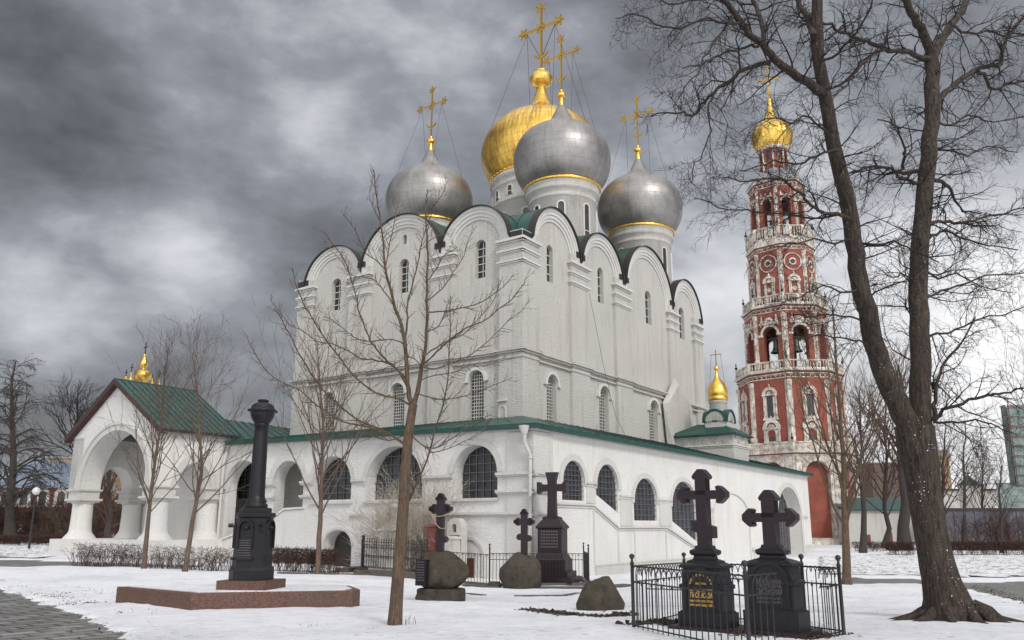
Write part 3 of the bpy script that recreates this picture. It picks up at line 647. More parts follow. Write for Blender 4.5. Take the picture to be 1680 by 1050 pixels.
def drumwins(parent,c_,R,z0,z1,n,w,a_off,pane='glass_dark'):
    for k in range(n):
        a=a_off+2*PI*k/n; nn=V((math.cos(a),math.sin(a),0)); u=V((-math.sin(a),math.cos(a),0)); fr=Fr(V(c_)+nn*R,u,nn)
        mb=MB(); slab(mb,fr,archhole(-w/2,w/2,z0,z1,w/2,n=8),d0=.03); 
        p=mb.build('window',pane,parent)
        mb=MB(); ring(mb,fr,0,z1,w/2,w/2+.09,-.2,.08,n=10,legs=z1-z0); box(mb,fr,-w/2,w/2,z0+(z1-z0)*.45,z0+(z1-z0)*.45+.05,.03,.07); mb.build('frame','trim',p)
def small_dome(s,t):
    c_=B(6.49+s,5+t,0); 
    mb=MB(); lathe(mb,c_,[(2.33,18),(2.33,23.35),(2.42,23.4),(2.42,23.5),(2.36,23.55),(2.36,23.75),(2.5,23.9),(2.6,24.0),(2.6,24.15),(2.5,24.2),(2.55,24.35),(2.62,24.45),(2.62,24.5)],48); d_=mb.build('drum','plaster',cat)
    drumwins(d_,c_,2.33,19.6,22.7,8,.42,.3+PI/8)
    dm=dome(cat,c_,GP,'grey_dome')
    mb=MB(); lathe(mb,c_,[(2.63,24.50),(2.69,24.52),(2.69,24.70),(2.63,24.73)],56); 
    for k in range(44):
        a=2*PI*k/44; lathe(mb,c_+V((2.69*math.cos(a),2.69*math.sin(a),24.61)),[(.0,-.07),(.05,0),(0,.07)],5)
    mb.build('gold_band','gold',dm)
    mb=MB(); lathe(mb,c_,[(.27,31.1),(.24,31.2),(.15,31.75),(.14,31.8),(.26,31.84),(.33,31.95),(.33,32.08),(.22,32.2),(.10,32.26),(.13,32.36),(.07,32.5),(.05,32.5)],20); mb.build('finial','gold',dm)
    mb=MB(); cross_mesh(mb,c_,32.4,36.55,35.2,1.25,.115,e2); cr=mb.build('cross','gold',cat)
    mb=MB()
    for i in (-1,1):
        for j in (-1,1): tube(mb,[c_+e2*i*1.0+V((0,0,35.1)),c_+e2*i*1.9+e1*j*1.9+V((0,0,28.7))],.012,4)
    mb.build('guy_wire','wire',cr)
for s,t in ((9.86,3.36),(10.0,15.8),(20.88,2.75),(21,15.5)): small_dome(s,t)
cg=B(6.49+15.6,5+8.8,0)
mb=MB(); lathe(mb,cg,[(4.0,18),(4.0,25.9),(4.1,25.95),(4.15,26.1),(3.95,26.2),(3.95,27.4),(4.05,27.5),(4.05,27.65),(3.97,27.7),(4.0,27.95),(4.15,28.1),(4.2,28.3),(4.1,28.45)],60); d_=mb.build('drum','plaster',cat)
drumwins(d_,cg,3.95,26.45,27.0,16,.4,.1); drumwins(d_,cg,4.0,22.2,24.8,12,.5,.2)
GG=interp([(4.0,28.55),(4.42,29.2),(4.8,30.1),(4.93,31.0),(4.75,32.0),(4.25,32.95),(3.45,33.75),(2.45,34.35),(1.65,34.75),(1.15,35.15),(.85,35.6),(.62,36.2),(.42,36.95),(.36,37.2)])
gd=dome(cat,cg,GG,'gold_dome')
mb=MB(); lathe(mb,cg,[(4.05,28.44),(4.13,28.46),(4.13,28.70),(4.05,28.73)],60)
for k in range(56):
    a=2*PI*k/56; lathe(mb,cg+V((4.16*math.cos(a),4.16*math.sin(a),28.56)),[(.0,-.1),(.08,0),(0,.1)],5)
mb.build('gold_band','gold',gd)
mb=MB(); lathe(mb,cg,interp([(.36,37.15),(.5,37.3),(.8,37.5),(.95,37.85),(.92,38.1),(.7,38.4),(.45,38.55),(.5,38.6),(.42,38.75),(.1,38.8)],3),36); mb.build('finial','gold',gd)
mb=MB(); cross_mesh(mb,cg,38.7,44.6,42.75,1.75,.2,e2); cr=mb.build('cross','gold',cat)
mb=MB()
for i in (-1,1):
    for j in (-1,1): tube(mb,[cg+e2*i*1.4+V((0,0,42.6)),cg+e2*i*2.9+e1*j*2.9+V((0,0,33.3))],.018,4)
    tube(mb,[cg+e2*i*1.4+V((0,0,42.6)),cg+V((0,0,39.8))],.03,4)
mb.build('guy_wire','wire',cr)
# ================= side chapel =================
ch=thing('side_chapel','small white chapel with green hipped roof and one little gold onion dome','chapel',B(26.8,2.3,6))
s0,s1,t0,t1=25.4,28.4,.3,4.8
FC=Fr(B(s0,0,0),e2,-e1); FD=Fr(B(0,t0,0),e1,-e2)
mb=MB(); slab(mb,FC,[(t0,5.5),(t1,5.5),(t1,8.0),(t0,8.0)],d0=0); slab(mb,FD,[(s0,5.5),(s1,5.5),(s1,8.0),(s0,8.0)],d0=0); slab(mb,Fr(B(s1,0,0),e2,e1),[(t0,5.5),(t1,5.5),(t1,8.0),(t0,8.0)],d0=0); mb.build('wall','plaster',ch)
mb=MB()
for fr,a,b_ in ((FC,t0,t1),(FD,s0,s1)):
    ledge(mb,fr,[(a-.02,7.2),(b_,7.2)],[(.05,-.03,.12),(-.08,-.14,.06)])
    n=3 if fr is FC else 2
    for k in range(n):
        c_=a+(b_-a)*(k+.5)/n
        for r in (.52,.36,.20): ring(mb,fr,c_,7.28,r*.86,r,-.01,.05+.04*(.6-r),n=12,hs=1.15)
mb.build('moulding','trim',ch)
cc=B(26.75,1.75,0)
mb=MB(); ov=.35; q=[B(s0-ov,t0-ov,8.0),B(s1+ov,t0-ov,8.0),B(s1+ov,t1+ov,8.0),B(s0-ov,t1+ov,8.0)]; tq=[B(26.2,1.2,8.75),B(27.5,1.2,8.75),B(27.5,3.2,8.85),B(26.2,3.2,8.85)]
mb.add(q+tq,[(0,1,5,4),(1,2,6,5),(2,3,7,6),(3,0,4,7),(4,5,6,7)]); mb.add([v-V((0,0,.1)) for v in q]+q,[(0,4,5,1),(1,5,6,2),(2,6,7,3),(3,7,4,0),(0,1,2,3)]); 
for k in range(4):
    a=[-e1,-e2,e1,e2][k]; u=[e2,e1,e2,e1][k]; fr=Fr(cc+a*.85,u,a); ring(mb,fr,0,8.95,.72,.86,-.85,.1,n=14,hs=1.05,legs=.05)
mb.build('roof','green_metal',ch)
mb=MB()
for k in range(4):
    a=[-e1,-e2,e1,e2][k]; u=[e2,e1,e2,e1][k]; fr=Fr(cc+a*.85,u,a); slab(mb,fr,archhole(-.72,.72,8.3,8.95,.76),d0=0,d1=-.84,edge=True)
    for r in (.6,.44,.28): ring(mb,fr,0,8.92,r*.85,r,-.01,.05,n=12,hs=1.1)
lathe(mb,cc,[(.62,9.3),(.62,10.35),(.68,10.38),(.68,10.48),(.62,10.5),(.62,10.62)],28); mb.build('drum','plaster',ch)
mb=MB(); lathe(mb,cc,[(.62,10.5),(.72,10.55),(.72,10.8),(.62,10.85)],28); lathe(mb,cc,interp([(.6,10.8),(.7,11.0),(.70,11.3),(.58,11.65),(.38,11.95),(.2,12.2),(.1,12.5),(.07,12.75)],3),32); lathe(mb,cc,[(.07,12.72),(.2,12.85),(.2,12.98),(.06,13.1)],14)
dm=mb.build('dome','gold',ch); mb=MB(); cross_mesh(mb,cc,13.0,14.3,13.95,.42,.06,e2,False); cr=mb.build('cross','gold',ch)
mb=MB()
for i in (-1,1): tube(mb,[cc+e2*i*.35+V((0,0,13.9)),cc+e2*i*.6+V((0,0,11.4))],.012,4)
mb.build('guy_wire','wire',cr)
# ================= porch =================
po=thing('entrance_porch','white porch of stout round pillars and big arches under a steep green metal gabled roof','porch',B(-2,25.9,-.4))
a0,a1,b0,b1=-4.15,.0,21.3,30.3
PW=Fr(B(a0,0,0),e2,-e1); PS=Fr(B(0,b0,0),e1,-e2); PN=Fr(B(0,b1,0),e1,e2); ap=25.9; ZC=3.75
mb=MB()
slab(mb,PW,[(b0,ZC),(22.1,ZC)]+[(c_,z) for c_,z in [(25.5-3.4*math.cos(PI*k/24),ZC+.05+3.2*math.sin(PI*k/24)) for k in range(25)]]+[(b1,ZC),(b1,6.95),(ap,9.75),(b0,6.7)],d0=0,d1=-1.15,back=True,edge=True)
def sidearch(fr,dd):
    slab(mb,fr,[(a0,ZC),(-2.95,ZC)]+[(-1.9-1.05*math.cos(PI*k/20),ZC+.05+1.42*math.sin(PI*k/20)) for k in range(21)]+[(a1+.1,ZC),(a1+.1,6.8),(a0,6.8)],d0=dd,d1=-1.15,back=True,edge=True)
sidearch(PS,-.002); sidearch(PN,-.002)
slab(mb,Fr(B(a1+.1,0,0),e2,-e1),[(b0,ZC),(23.6,ZC)]+[(25.6-2*math.cos(PI*k/18),ZC+.02+2*math.sin(PI*k/18)) for k in range(19)]+[(b1,ZC),(b1,7),(ap,9.6),(b0,6.7)],d0=0)
mb.build('wall','plaster_smooth',po)
mb=MB()
for rr,o_ in ((3.4,.10),): 
    ring(mb,PW,25.5,ZC+.05,3.4,3.75,-.02,.12,hs=3.2/3.4,n=30); ring(mb,PW,25.5,ZC+.05,3.75,3.85,-.02,.18,hs=3.2/3.4,n=30)
for fr in (PS,PN): ring(mb,fr,-1.9,ZC+.05,1.05,1.4,-.02,.10,hs=1.42/1.05*.95,n=22)
ledge(mb,PS,[(a0-.1,6.62),(a1+.4,6.62)],[(.12,-.0,.28),(-.02,-.16,.14)])
mb.build('archivolt','trim',po)
for s_,t_ in ((-3.55,21.9),(-.5,21.9),(-3.55,29.6),(-.5,29.6)):
    c_=B(s_,t_,0); mb=MB(); lathe(mb,c_,interp([(.92,.95),(.80,1.12),(.63,1.35),(.58,1.7),(.555,2.4),(.55,3.0)],3),32); pl=mb.build('pillar','plaster_smooth',po)
    mb=MB(); fr=Fr(c_-e1*0,e1,-e2)
    lathe(mb,c_,[(.55,2.95),(.62,3.0),(.62,3.08)],32)
    for z,hh,o_ in ((3.05,.1,.64),(3.15,.12,.74),(3.27,.40,.60),(3.66,.06,.66),(3.72,.10,.72)): box(mb,fr,-o_,o_,z,z+hh,-o_,o_)
    mb.build('capital','trim',pl)
mb=MB(); fr=Fr(B(0,0,0),e1,e2)
def ringbox(mb,s0,s1,t0,t1,z0,z1,w):
    for q in ((s0,s1,t0,t0+w),(s0,s1,t1-w,t1),(s0,s0+w,t0+w,t1-w)): box(mb,fr,q[0],q[1],z0,z1,q[2],q[3])
ringbox(mb,-4.65,.3,20.85,30.75,-.8,.97,2.0); ringbox(mb,-4.9,.3,20.6,31.0,-.8,-.05,2.0)
mb.build('plinth','plaster_smooth',po)
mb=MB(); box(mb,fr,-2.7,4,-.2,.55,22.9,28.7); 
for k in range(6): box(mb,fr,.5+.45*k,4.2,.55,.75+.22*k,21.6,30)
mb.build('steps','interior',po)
mb=MB(); ZE=6.85; y0,y1=b0-.45,b1+.45; sA,sB=a0-.35,.6
A0=B(sA,y0,ZE-.02);A1=B(sB,y0,ZE-.02);R0_=B(sA,ap,9.98);R1_=B(sB,ap,9.98);H=B(2.6,ap,8.4);N0=B(sA,y1,ZE+.0);N1=B(sB,y1,ZE)
mb.add([A0,A1,R1_,R0_,N0,N1,H],[(0,1,2,3),(3,2,5,4),(1,6,2),(2,6,5)]); seams(mb,A0,A1,R0_,R1_,13); seams(mb,N0,N1,R0_,R1_,13); tube(mb,[R0_,R1_],.05,6); mb.build('roof','seam_roof',po)
mb=MB()
for a,b_ in ((R0_,A0),(R0_,N0)):
    a,b_=a+e1*-.01,b_+e1*-.01; dn=V((0,0,-.30)); mb.add([a,b_,b_+dn,a+dn,a+e1*.42+dn,b_+e1*.42+dn,a+e1*.42,b_+e1*.42],[(0,1,2,3),(3,2,5,4)])
mb.build('bargeboard','maroon_trim',po)
mb=MB(); dn=V((0,0,-.16)); mb.add([A0,A1,A1+dn,A0+dn,A1+dn+e2*.5,A0+dn+e2*.5],[(0,1,2,3),(3,2,4,5)]); mb.build('eave','roof_edge',po)
# far cupolas above the porch roof: another church behind
cu=thing('far_cupolas','cluster of small gold onion cupolas rising behind the ridge of the porch roof','cupola',P(232,640,72))
def cupola(px,yb,yt,yc,R,Y,big=False):
    b_=P(px,yb,Y); t_=P(px,yt,Y); k=P(px,yc,Y); c_=V((b_.x,Y,0)); mb=MB()
    H_=t_.z-k.z
    if big: lathe(mb,c_,interp([(R*.35,b_.z-1.5),(R*.35,b_.z),(R*.8,b_.z+R*.5),(R,b_.z+R*1.05),(R*.8,b_.z+R*1.5),(R*.3,b_.z+R*1.75),(R*.22,b_.z+R*1.9),(R*.46,b_.z+R*2.3),(R*.40,b_.z+R*2.75),(R*.14,b_.z+R*3.4),(R*.06,k.z)],3),28)
    else: lathe(mb,c_,interp([(R*.7,b_.z-2),(R*.7,b_.z-.1),(R,b_.z+R*.5),(R*.6,b_.z+R*1.3),(R*.25,b_.z+R*2.),(R*.1,k.z)],3),18)
    lathe(mb,c_,[(0,k.z-.1),(R*.16+.05,k.z+.1),(0,k.z+.3)],10)
    d_=mb.build('dome','gold',cu); mb=MB(); cross_mesh(mb,c_,k.z,t_.z,k.z+H_*.66,H_*.22,.09 if big else .07,e2,False); mb.build('cross','iron',d_)
cupola(233,630,562,585,.78,74,True); cupola(214,626,597,615,.25,73); cupola(206,624,606,621,.2,75); cupola(260,635,608,624,.24,76); cupola(249,633,615,624,.2,72)
# ================= bell tower =================
TC=V((36.75,110,0)); tva=math.atan2(-TC.y,-TC.x)-.02
bt=thing('bell_tower','tall red brick octagonal bell tower with white stone tiers and a gold onion top','bell tower',TC+V((0,0,-.6)))
def tfr(R,k): 
    a=tva+PI/8+k*PI/4; nn=V((math.cos(a),math.sin(a),0)); u=V((-math.sin(a),math.cos(a),0)); return Fr(TC+nn*R*math.cos(PI/8),u,nn),R*math.sin(PI/8)
def oct_(mb,prof): lathe(mb,TC,prof,8,False,tva,tva+2*PI)
FRONT=(-3,-2,-1,0,1,2)
def tier(R,z0,z1,mat,hole=None,name='wall'):
    mb=MB()
    for k in range(-4,4):
        fr,hw=tfr(R,k); 
        if hole: slab(mb,fr,[(-hw,z0),(hw,z0),(hw,z1),(-hw,z1)],[archhole(*hole)],0,-1.1,back=True)
        else: slab(mb,fr,[(-hw,z0),(hw,z0),(hw,z1),(-hw,z1)],d0=0)
    return mb.build(name,mat,bt)
def columns(R,z0,z1,r,zs=None):
    for k in range(8):
        a=tva+k*PI/4; c_=TC+V((math.cos(a)*(R-.0),math.sin(a)*(R-.0),0)); mb=MB()
        lathe(mb,c_,[(r*1.9,z0),(r*1.9,z0+(z1-z0)*.10),(r*1.5,z0+(z1-z0)*.11),(r*1.5,z0+(z1-z0)*.16),(r,z0+(z1-z0)*.18),(r,z0+(z1-z0)*.45),(r*1.35,z0+(z1-z0)*.455),(r*1.35,z0+(z1-z0)*.47),(r,z0+(z1-z0)*.475),(r*.9,z1-.7),(r*1.4,z1-.55),(r*1.5,z1-.3),(r*1.7,z1)],10)
        a2=r*1.7
        for sg in (-1,1):
            fr,hw=tfr(R,k if sg>0 else k-1); s_=-hw if sg>0 else hw
            box(mb,fr,min(s_,s_+sg*a2),max(s_,s_+sg*a2),z0,z1,-.05,.10); 
            box(mb,fr,min(s_+sg*a2*.45,s_+sg*a2*.62),max(s_+sg*a2*.45,s_+sg*a2*.62),z0,z1,.0,.17)
        mb.build('corner_column','tower_stone',bt)
def cornice(R,z0,z1,out):
    mb=MB(); h=z1-z0
    oct_(mb,[(R,z0),(R+out*.3,z0+.01),(R+out*.3,z0+h*.12),(R+out*.12,z0+h*.14)]); oct_(mb,[(R+out*.5,z0+h*.44),(R+out*.55,z0+h*.45),(R+out*.55,z0+h*.54),(R+out*.4,z0+h*.56)])
    oct_(mb,[(R+out*.75,z0+h*.74),(R+out,z0+h*.80),(R+out,z1),(R-.6,z1)]); mb.build('cornice','tower_stone',bt)
    mb=MB(); oct_(mb,[(R+.01,z0-h*.35),(R+out*.08,z0-h*.3),(R+out*.1,z0+h*.1),(R+out*.12,z0+h*.44),(R+out*.4,z0+h*.46),(R+out*.42,z0+h*.74),(R+out*.8,z0+h*.78)]); mb.build('frieze','red_brick',bt)
    for k in FRONT:
        fr,hw=tfr(R+out*.15,k); n=max(4,int(hw*2/.6)); mb=MB()
        box(mb,fr,-hw,hw,z0+h*.36,z0+h*.41,-.05,.10)
        for i in range(n): s_=-hw+2*hw*(i+.5)/n; box(mb,fr,s_-.07,s_+.07,z0+h*.2,z0+h*.40,-.05,.12)
        mb.build('dentils','tower_stone',bt)
def balustrade(R,z0,z1,n,solid=False):
    mb=MB()
    for k in range(-4,4):
        fr,hw=tfr(R,k)
        box(mb,fr,-hw,hw,z0,z0+.18,-.18,.04); box(mb,fr,-hw-.04,hw+.04,z1-.16,z1,-.2,.07)
        if solid:
            box(mb,fr,-hw,hw,z0+.18,z1-.16,-.15,-.05)
            for i in range(n): 
                s_=-hw+.3+(2*hw-.6)*(i+.5)/n; ring(mb,fr,s_,(z0+z1)/2,.08,.24,-.05,.03,0,2*PI,10)
        else:
            for i in range(n):
                s_=-hw+.28+(2*hw-.56)*(i+.5)/n; lathe(mb,fr(s_,0,-.07),[(.10,z0+.17),(.05,z0+.3),(.12,z0+(z1-z0)*.45),(.06,z0+(z1-z0)*.7),(.09,z1-.15)],6)
        box(mb,fr,-hw-.05,-hw+.26,z0,z1+.03,-.25,.10); box(mb,fr,hw-.26,hw+.05,z0,z1+.03,-.25,.10)
        box(mb,fr,-.2,.2,z0,z1+.02,-.22,.09)
    b_=mb.build('balustrade','tower_stone',bt)
    for k in range(8):
        mb=MB(); a=tva+k*PI/4; c_=TC+V((math.cos(a)*(R-.05),math.sin(a)*(R-.05),0)); lathe(mb,c_,[(.05,z1),(.05,z1+.2),(.2,z1+.35),(.2,z1+.5),(.05,z1+.65),(.1,z1+.85),(.0,z1+1.25)],8); mb.build('finial','iron',b_)
def surround(fr,w,z0,z1,ped=True,name='window',pane='glass_dark',arch=False,ww=.24):
    mb=MB(); slab(mb,fr,[(-w/2,z0),(w/2,z0),(w/2,z1),(-w/2,z1)] if not arch else archhole(-w/2,w/2,z0,z1-w/2,w/2),d0=.03); p=mb.build(name,pane,bt)
    mb=MB(); h=z1-z0
    for s_ in (-1,1): a,b_=sorted((s_*w/2,s_*(w/2+ww))); box(mb,fr,a,b_,z0-.1,z1,-.02,.26); lathe(mb,fr(s_*(w/2+ww*1.5),0,.12),[(ww*.7,z0-.2),(ww*.45,z0),(ww*.5,z0+h*.5),(ww*.45,z1-.1),(ww*.8,z1+.1)],8)
    e=w/2+ww*2.2; box(mb,fr,-e,e,z0-.42,z0-.2,-.02,.3); box(mb,fr,-e*.8,e*.8,z0-.2,z0-.08,-.02,.2); box(mb,fr,-e,e,z1+.1,z1+.28,-.02,.34); 
    if arch:
        ring(mb,fr,0,z1-w/2,w/2,w/2+ww*.8,-.02,.2,n=12)
    if ped:
        ring(mb,fr,0,z1+.3,e*.55,e*.95,-.02,.26,n=12,hs=1.0); ring(mb,fr,0,z1+.3,0.05,e*.4,-.02,.16,n=10); 
        lathe(mb,fr(0,0,.12),[(.22,z1+e*.95+.2),(.1,z1+e*.95+.35),(.16,z1+e*.95+.5),(0,z1+e*.95+.75)],6)
        for s_ in (-1,1): lathe(mb,fr(s_*e*.9,0,.12),[(.12,z1+.28),(.16,z1+.45),(.05,z1+.7),(.0,z1+.85)],6)
    mb.build('frame','tower_stone',p)
# tier 1: white stone base with a tall red recess
mb=MB(); R=7.75
for k in range(-4,4):
    fr,hw=tfr(R,k); 
    slab(mb,fr,[(-hw,-1.2),(hw,-1.2),(hw,10.4),(-hw,10.4)],[archhole(-1.55,1.55,.2,8.2,1.5)],0,-.7)
    ring(mb,fr,0,8.2,1.55,1.95,-.02,.12,n=16,legs=7.9)
    for s_ in (-hw*.8,hw*.8): box(mb,fr,s_-.35,s_+.35,-.6,10.2,-.02,.14)
mb.build('wall','tower_stone',bt)
for k in FRONT:
    fr,hw=tfr(R,k); mb=MB(); slab(mb,fr,archhole(-1.56,1.56,.18,8.2,1.52),d0=-.66); mb.build('recess','red_brick',bt)
for z0,z1,o_ in ((-1,.15,.55),(-1,-.2,.9)):
    mb=MB(); oct_(mb,[(R+o_,z0),(R+o_,z1),(R,z1+.12)]); mb.build('plinth','tower_stone',bt)
cornice(7.6,10.1,10.95,.45); balustrade(7.75,10.95,12.2,7,True)
tier(6.85,11,20.8,'red_brick'); columns(6.8,12.1,20.3,.26); 
for k in FRONT:
    fr,hw=tfr(6.85,k); surround(fr,.95,15.6,18.3); surround(fr,1.1,12.5,13.9,True,'window','red_brick',True,.3)
    mb=MB(); slab(mb,fr,archhole(-.35,.35,12.2,12.75,.35),d0=.06); mb.build('window','glass_dark',bt)
cornice(6.75,20.55,21.75,.6); balustrade(7.05,21.75,22.95,11)
tier(5.5,21.8,30.1,'red_brick',(-1.05,1.05,22.3,26.9,1.05)); columns(5.45,22.3,29.7,.22)
for k in FRONT:
    fr,hw=tfr(5.5,k); mb=MB(); ring(mb,fr,0,26.9,1.05,1.32,-.05,.16,n=14); 
    for s_ in (-1.3,1.3): box(mb,fr,s_-.3,s_+.3,26.65,26.95,-.05,.2)
    box(mb,fr,-1.4,1.4,28.25,28.5,-.02,.26); 
    for q in range(5): s_=-1.2+.6*q; box(mb,fr,s_-.08,s_+.08,28.05,28.25,-.02,.18)
    ring(mb,fr,0,28.5,.3,.62,-.02,.2,n=10,hs=1.2); ring(mb,fr,0,28.5,.05,.22,-.02,.16,n=8)
    for s_ in (-1.05,1.05): lathe(mb,fr(s_,0,.1),[(.3,28.5),(.22,28.8),(.1,29.0),(.12,29.3),(0,29.6)],7)
    mb.build('arch_trim','tower_stone',bt)
mb=MB(); oct_(mb,[(0,29.2),(4.4,29.2)]); oct_(mb,[(4.4,22.2),(0,22.25)]); lathe(mb,TC,[(1.3,22.2),(1.3,29.2)],8); mb.build('bell_floor','wood_dark',bt)
for k in (-1,0,-2,1):
    fr,hw=tfr(3.6,k); c_=fr(0,0,0); mb=MB(); lathe(mb,c_,[(.0,26.6),(.25,26.6),(.36,26.4),(.42,25.5),(.55,25.0),(.8,24.7),(.82,24.6),(.7,24.65),(.0,25.2)],18); box(mb,fr,-1.6,1.6,26.6,26.75,-.08,.08); mb.build('bell','bronze_bell',bt)
cornice(5.4,29.9,30.95,.55); balustrade(5.55,31.0,32.3,9)
tier(4.5,31,39.2,'red_brick'); columns(4.45,31.6,38.7,.19)
for k in FRONT:
    fr,hw=tfr(4.5,k); mb=MB(); slab(mb,fr,[(.34*math.cos(2*PI*i/14),37.1+.34*math.sin(2*PI*i/14)) for i in range(14)],d0=.05); p=mb.build('window','glass_dark',bt)
    mb=MB(); ring(mb,fr,0,37.1,.34,.52,-.02,.14,0,2*PI,18); ring(mb,fr,0,37.1,1.12,1.26,-.02,.12,0,2*PI,26); mb.build('frame','tower_stone',p)
    surround(fr,.8,32.4,34.2,True,'window','red_brick',False,.2)
    mb=MB(); slab(mb,fr,[(.2*math.cos(2*PI*i/10),33.3+.2*math.sin(2*PI*i/10)) for i in range(10)],d0=.06); ring(mb,fr,0,33.3,.2,.32,.0,.12,0,2*PI,12); mb.build('oculus','tower_stone',bt)
cornice(4.4,38.95,39.85,.4); balustrade(4.6,40.6,42.4,8); mb=MB(); oct_(mb,[(4.75,39.85),(4.75,40.1),(4.6,40.15),(4.6,40.6)]); mb.build('cornice','tower_stone',bt)
tier(3.75,40.5,48.8,'red_brick',(-.62,.62,41.3,46.2,.62)); columns(3.7,41.2,48.3,.15)
for k in FRONT:
    fr,hw=tfr(3.75,k); mb=MB(); ring(mb,fr,0,46.2,.62,.8,-.05,.1,n=12); box(mb,fr,-.85,.85,47.0,47.2,-.02,.2); 
    for s_ in (-.7,0,.7): lathe(mb,fr(s_,0,.08),[(.16,47.2),(.1,47.5),(0,47.8)],6)
    mb.build('arch_trim','tower_stone',bt)
for k in (-1,0):
    fr,hw=tfr(2.4,k); mb=MB(); lathe(mb,fr(0,0,0),[(0,43.9),(.15,43.9),(.24,43.6),(.34,43.1),(.46,43.0),(.0,43.3)],14); box(mb,fr,-1.2,1.2,43.9,44.05,-.06,.06); mb.build('bell','bronze_bell',bt)
cornice(3.7,48.5,49.6,.45)
mb=MB(); oct_(mb,[(4.2,49.6),(4.0,50.0),(3.3,50.9),(2.5,51.6),(2.1,51.95)]); mb.build('roof','grey_roof',bt)
mb=MB(); oct_(mb,[(1.95,51.8),(1.95,55.5)]); dr=mb.build('drum','red_brick',bt)
mb=MB()
for k in range(8):
    a=tva+k*PI/4; c_=TC+V((math.cos(a)*1.97,math.sin(a)*1.97,0)); lathe(mb,c_,[(.16,51.8),(.12,52.2),(.12,55.1),(.2,55.4)],8)
oct_(mb,[(2.0,52.9),(2.08,52.92),(2.08,53.05),(2.0,53.08)]); oct_(mb,[(2.0,55.2),(2.25,55.3),(2.3,55.55),(2.1,55.6)]); mb.build('moulding','tower_stone',dr)
mb=MB()
for k in (-1,0,1,-2): fr,hw=tfr(1.97,k); slab(mb,fr,archhole(-.22,.22,53.3,54.6,.22),d0=.04)
mb.build('window','glass_dark',dr)
mb=MB(); pr=interp([(2.15,55.55),(2.55,56.1),(2.9,57.0),(2.95,57.9),(2.55,58.9),(1.75,59.7),(1.05,60.4),(.7,61.2),(.42,62.2),(.28,63.2)],3)
lathe(mb,TC,[(1.9,55.2),(2.0,55.3),(2.15,55.55)],8,False,tva,tva+2*PI); lathe(mb,TC,pr,16,False); lathe(mb,TC,[(.25,63.1),(.42,63.4),(.42,63.7),(.15,64.0)],14); mb.build('dome','gold',bt)
mb=MB(); cross_mesh(mb,TC,63.9,68.6,67.0,1.2,.17,V((1,-.3,0))); mb.build('cross','gold',bt)
# ================= grave monuments =================
def Yz(x,y,Y): return P(x,y,Y).z
# --- tall black column on a granite terrace
def prism(mb,pts,z0,z1,bev=.02):
    n=len(pts); c_=V((sum(p[0] for p in pts)/n,sum(p[1] for p in pts)/n,0))
    rings=[]
    for z,k in ((z0,0),(z1-bev,0),(z1,bev)):
        rr=[]
        for p in pts:
            q=V((p[0],p[1],0)); d=(c_-q); q=q+d.normalized()*k*1.4; rr.append(V((q.x,q.y,z)))
        rings+=rr
    fs=[(r*n+i,r*n+(i+1)%n,(r+1)*n+(i+1)%n,(r+1)*n+i) for r in range(2) for i in range(n)]+[tuple(range(2*n,3*n)),tuple(range(n))[::-1]]
    mb.add(rings,fs)
def topz(x,y,z):
    d=pix(x,y); t=(z-EYE)/d.z; p=d*t; return (p.x,p.y)
zt=.30
slp=[topz(192,962.5,zt),topz(314,973,zt),topz(579,968.8,zt),topz(591,966.5,zt),topz(575,960.5,zt),topz(330,958.5,zt)]
mb=MB(); prism(mb,slp,-.6,zt,.02); sl_=mb.build('kerb_block','granite_red')
terr=thing('granite_terrace','low angular red granite terrace filled with snow under the tall black column','terrace',(-6.5,19.5,-.15)); sl_.parent=terr
for v in sl_.data.vertices: v.co-=terr.location
cen=V((sum(p[0] for p in slp)/6,sum(p[1] for p in slp)/6,0))
mb=MB(); inn=[tuple((V((p[0],p[1],0)).lerp(cen,.085))[:2]) for p in slp]; prism(mb,inn,zt-.05,zt+.022,.0); mb.build('snow_fill','snow',terr)
YC=19.0; cxw=P(412,950,YC); ccx=V((cxw.x,YC,0))
col=thing('column_monument','tall black granite column with a lidded urn on an engraved octagonal pedestal','monument',(ccx.x,YC,zt+.02))
zz=lambda y:Yz(412,y,YC)
fr=Fr(ccx,V((.985,-.17,0)),V((-.17,-.985,0)))
m=YC/1361
mb=MB(); box(mb,fr,-.58,.58,zt+.02,zz(951),-.54,.46); mb.build('plinth','granite_red',col)
def octp(mb,prof,rot=PI/8):
    vs=[];n=8
    for r,z in prof:
        for k in range(n):
            a=rot+2*PI*k/n; x_=max(-.86,min(.86,math.cos(a)*1.08)); y_=max(-.86,min(.86,math.sin(a)*1.08)); vs.append(fr(x_*r,z,y_*r))
    mb.add(vs,[(i*n+k,i*n+(k+1)%n,(i+1)*n+(k+1)%n,(i+1)*n+k) for i in range(len(prof)-1) for k in range(n)]+[tuple(range(len(vs)-n,len(vs)))])
mb=MB(); z_b=zz(951); octp(mb,[(.51,z_b),(.51,zz(935)),(.495,zz(931)),(.46,zz(928)),(.45,zz(920)),(.425,zz(858)),(.425,zz(850)),(.47,zz(848)),(.47,zz(842)),(.37,zz(841)),(.37,zz(834)),(.31,zz(833))]); ped=mb.build('pedestal','granite_black',col)
mb=MB()
for nn_,u_ in ((fr.N,fr.U),(fr.U,-fr.N),(-fr.U,fr.N)):
    f2=Fr(ccx+nn_*.385,u_,nn_); ring(mb,f2,0,zz(866),.15,.19,-.03,.035,n=12,legs=.45); box(mb,f2,-.22,.22,zz(918),zz(914),-.02,.04)
    lathe(mb,f2(.0,zz(866),.0),[(.0,-.04),(.07,-.02),(.07,.03),(0,.05)],8)
for s_ in (-1,1): tube(mb,[fr(s_*.34,zz(862),.34),fr(s_*.43,zz(862),.40)],.045,8)
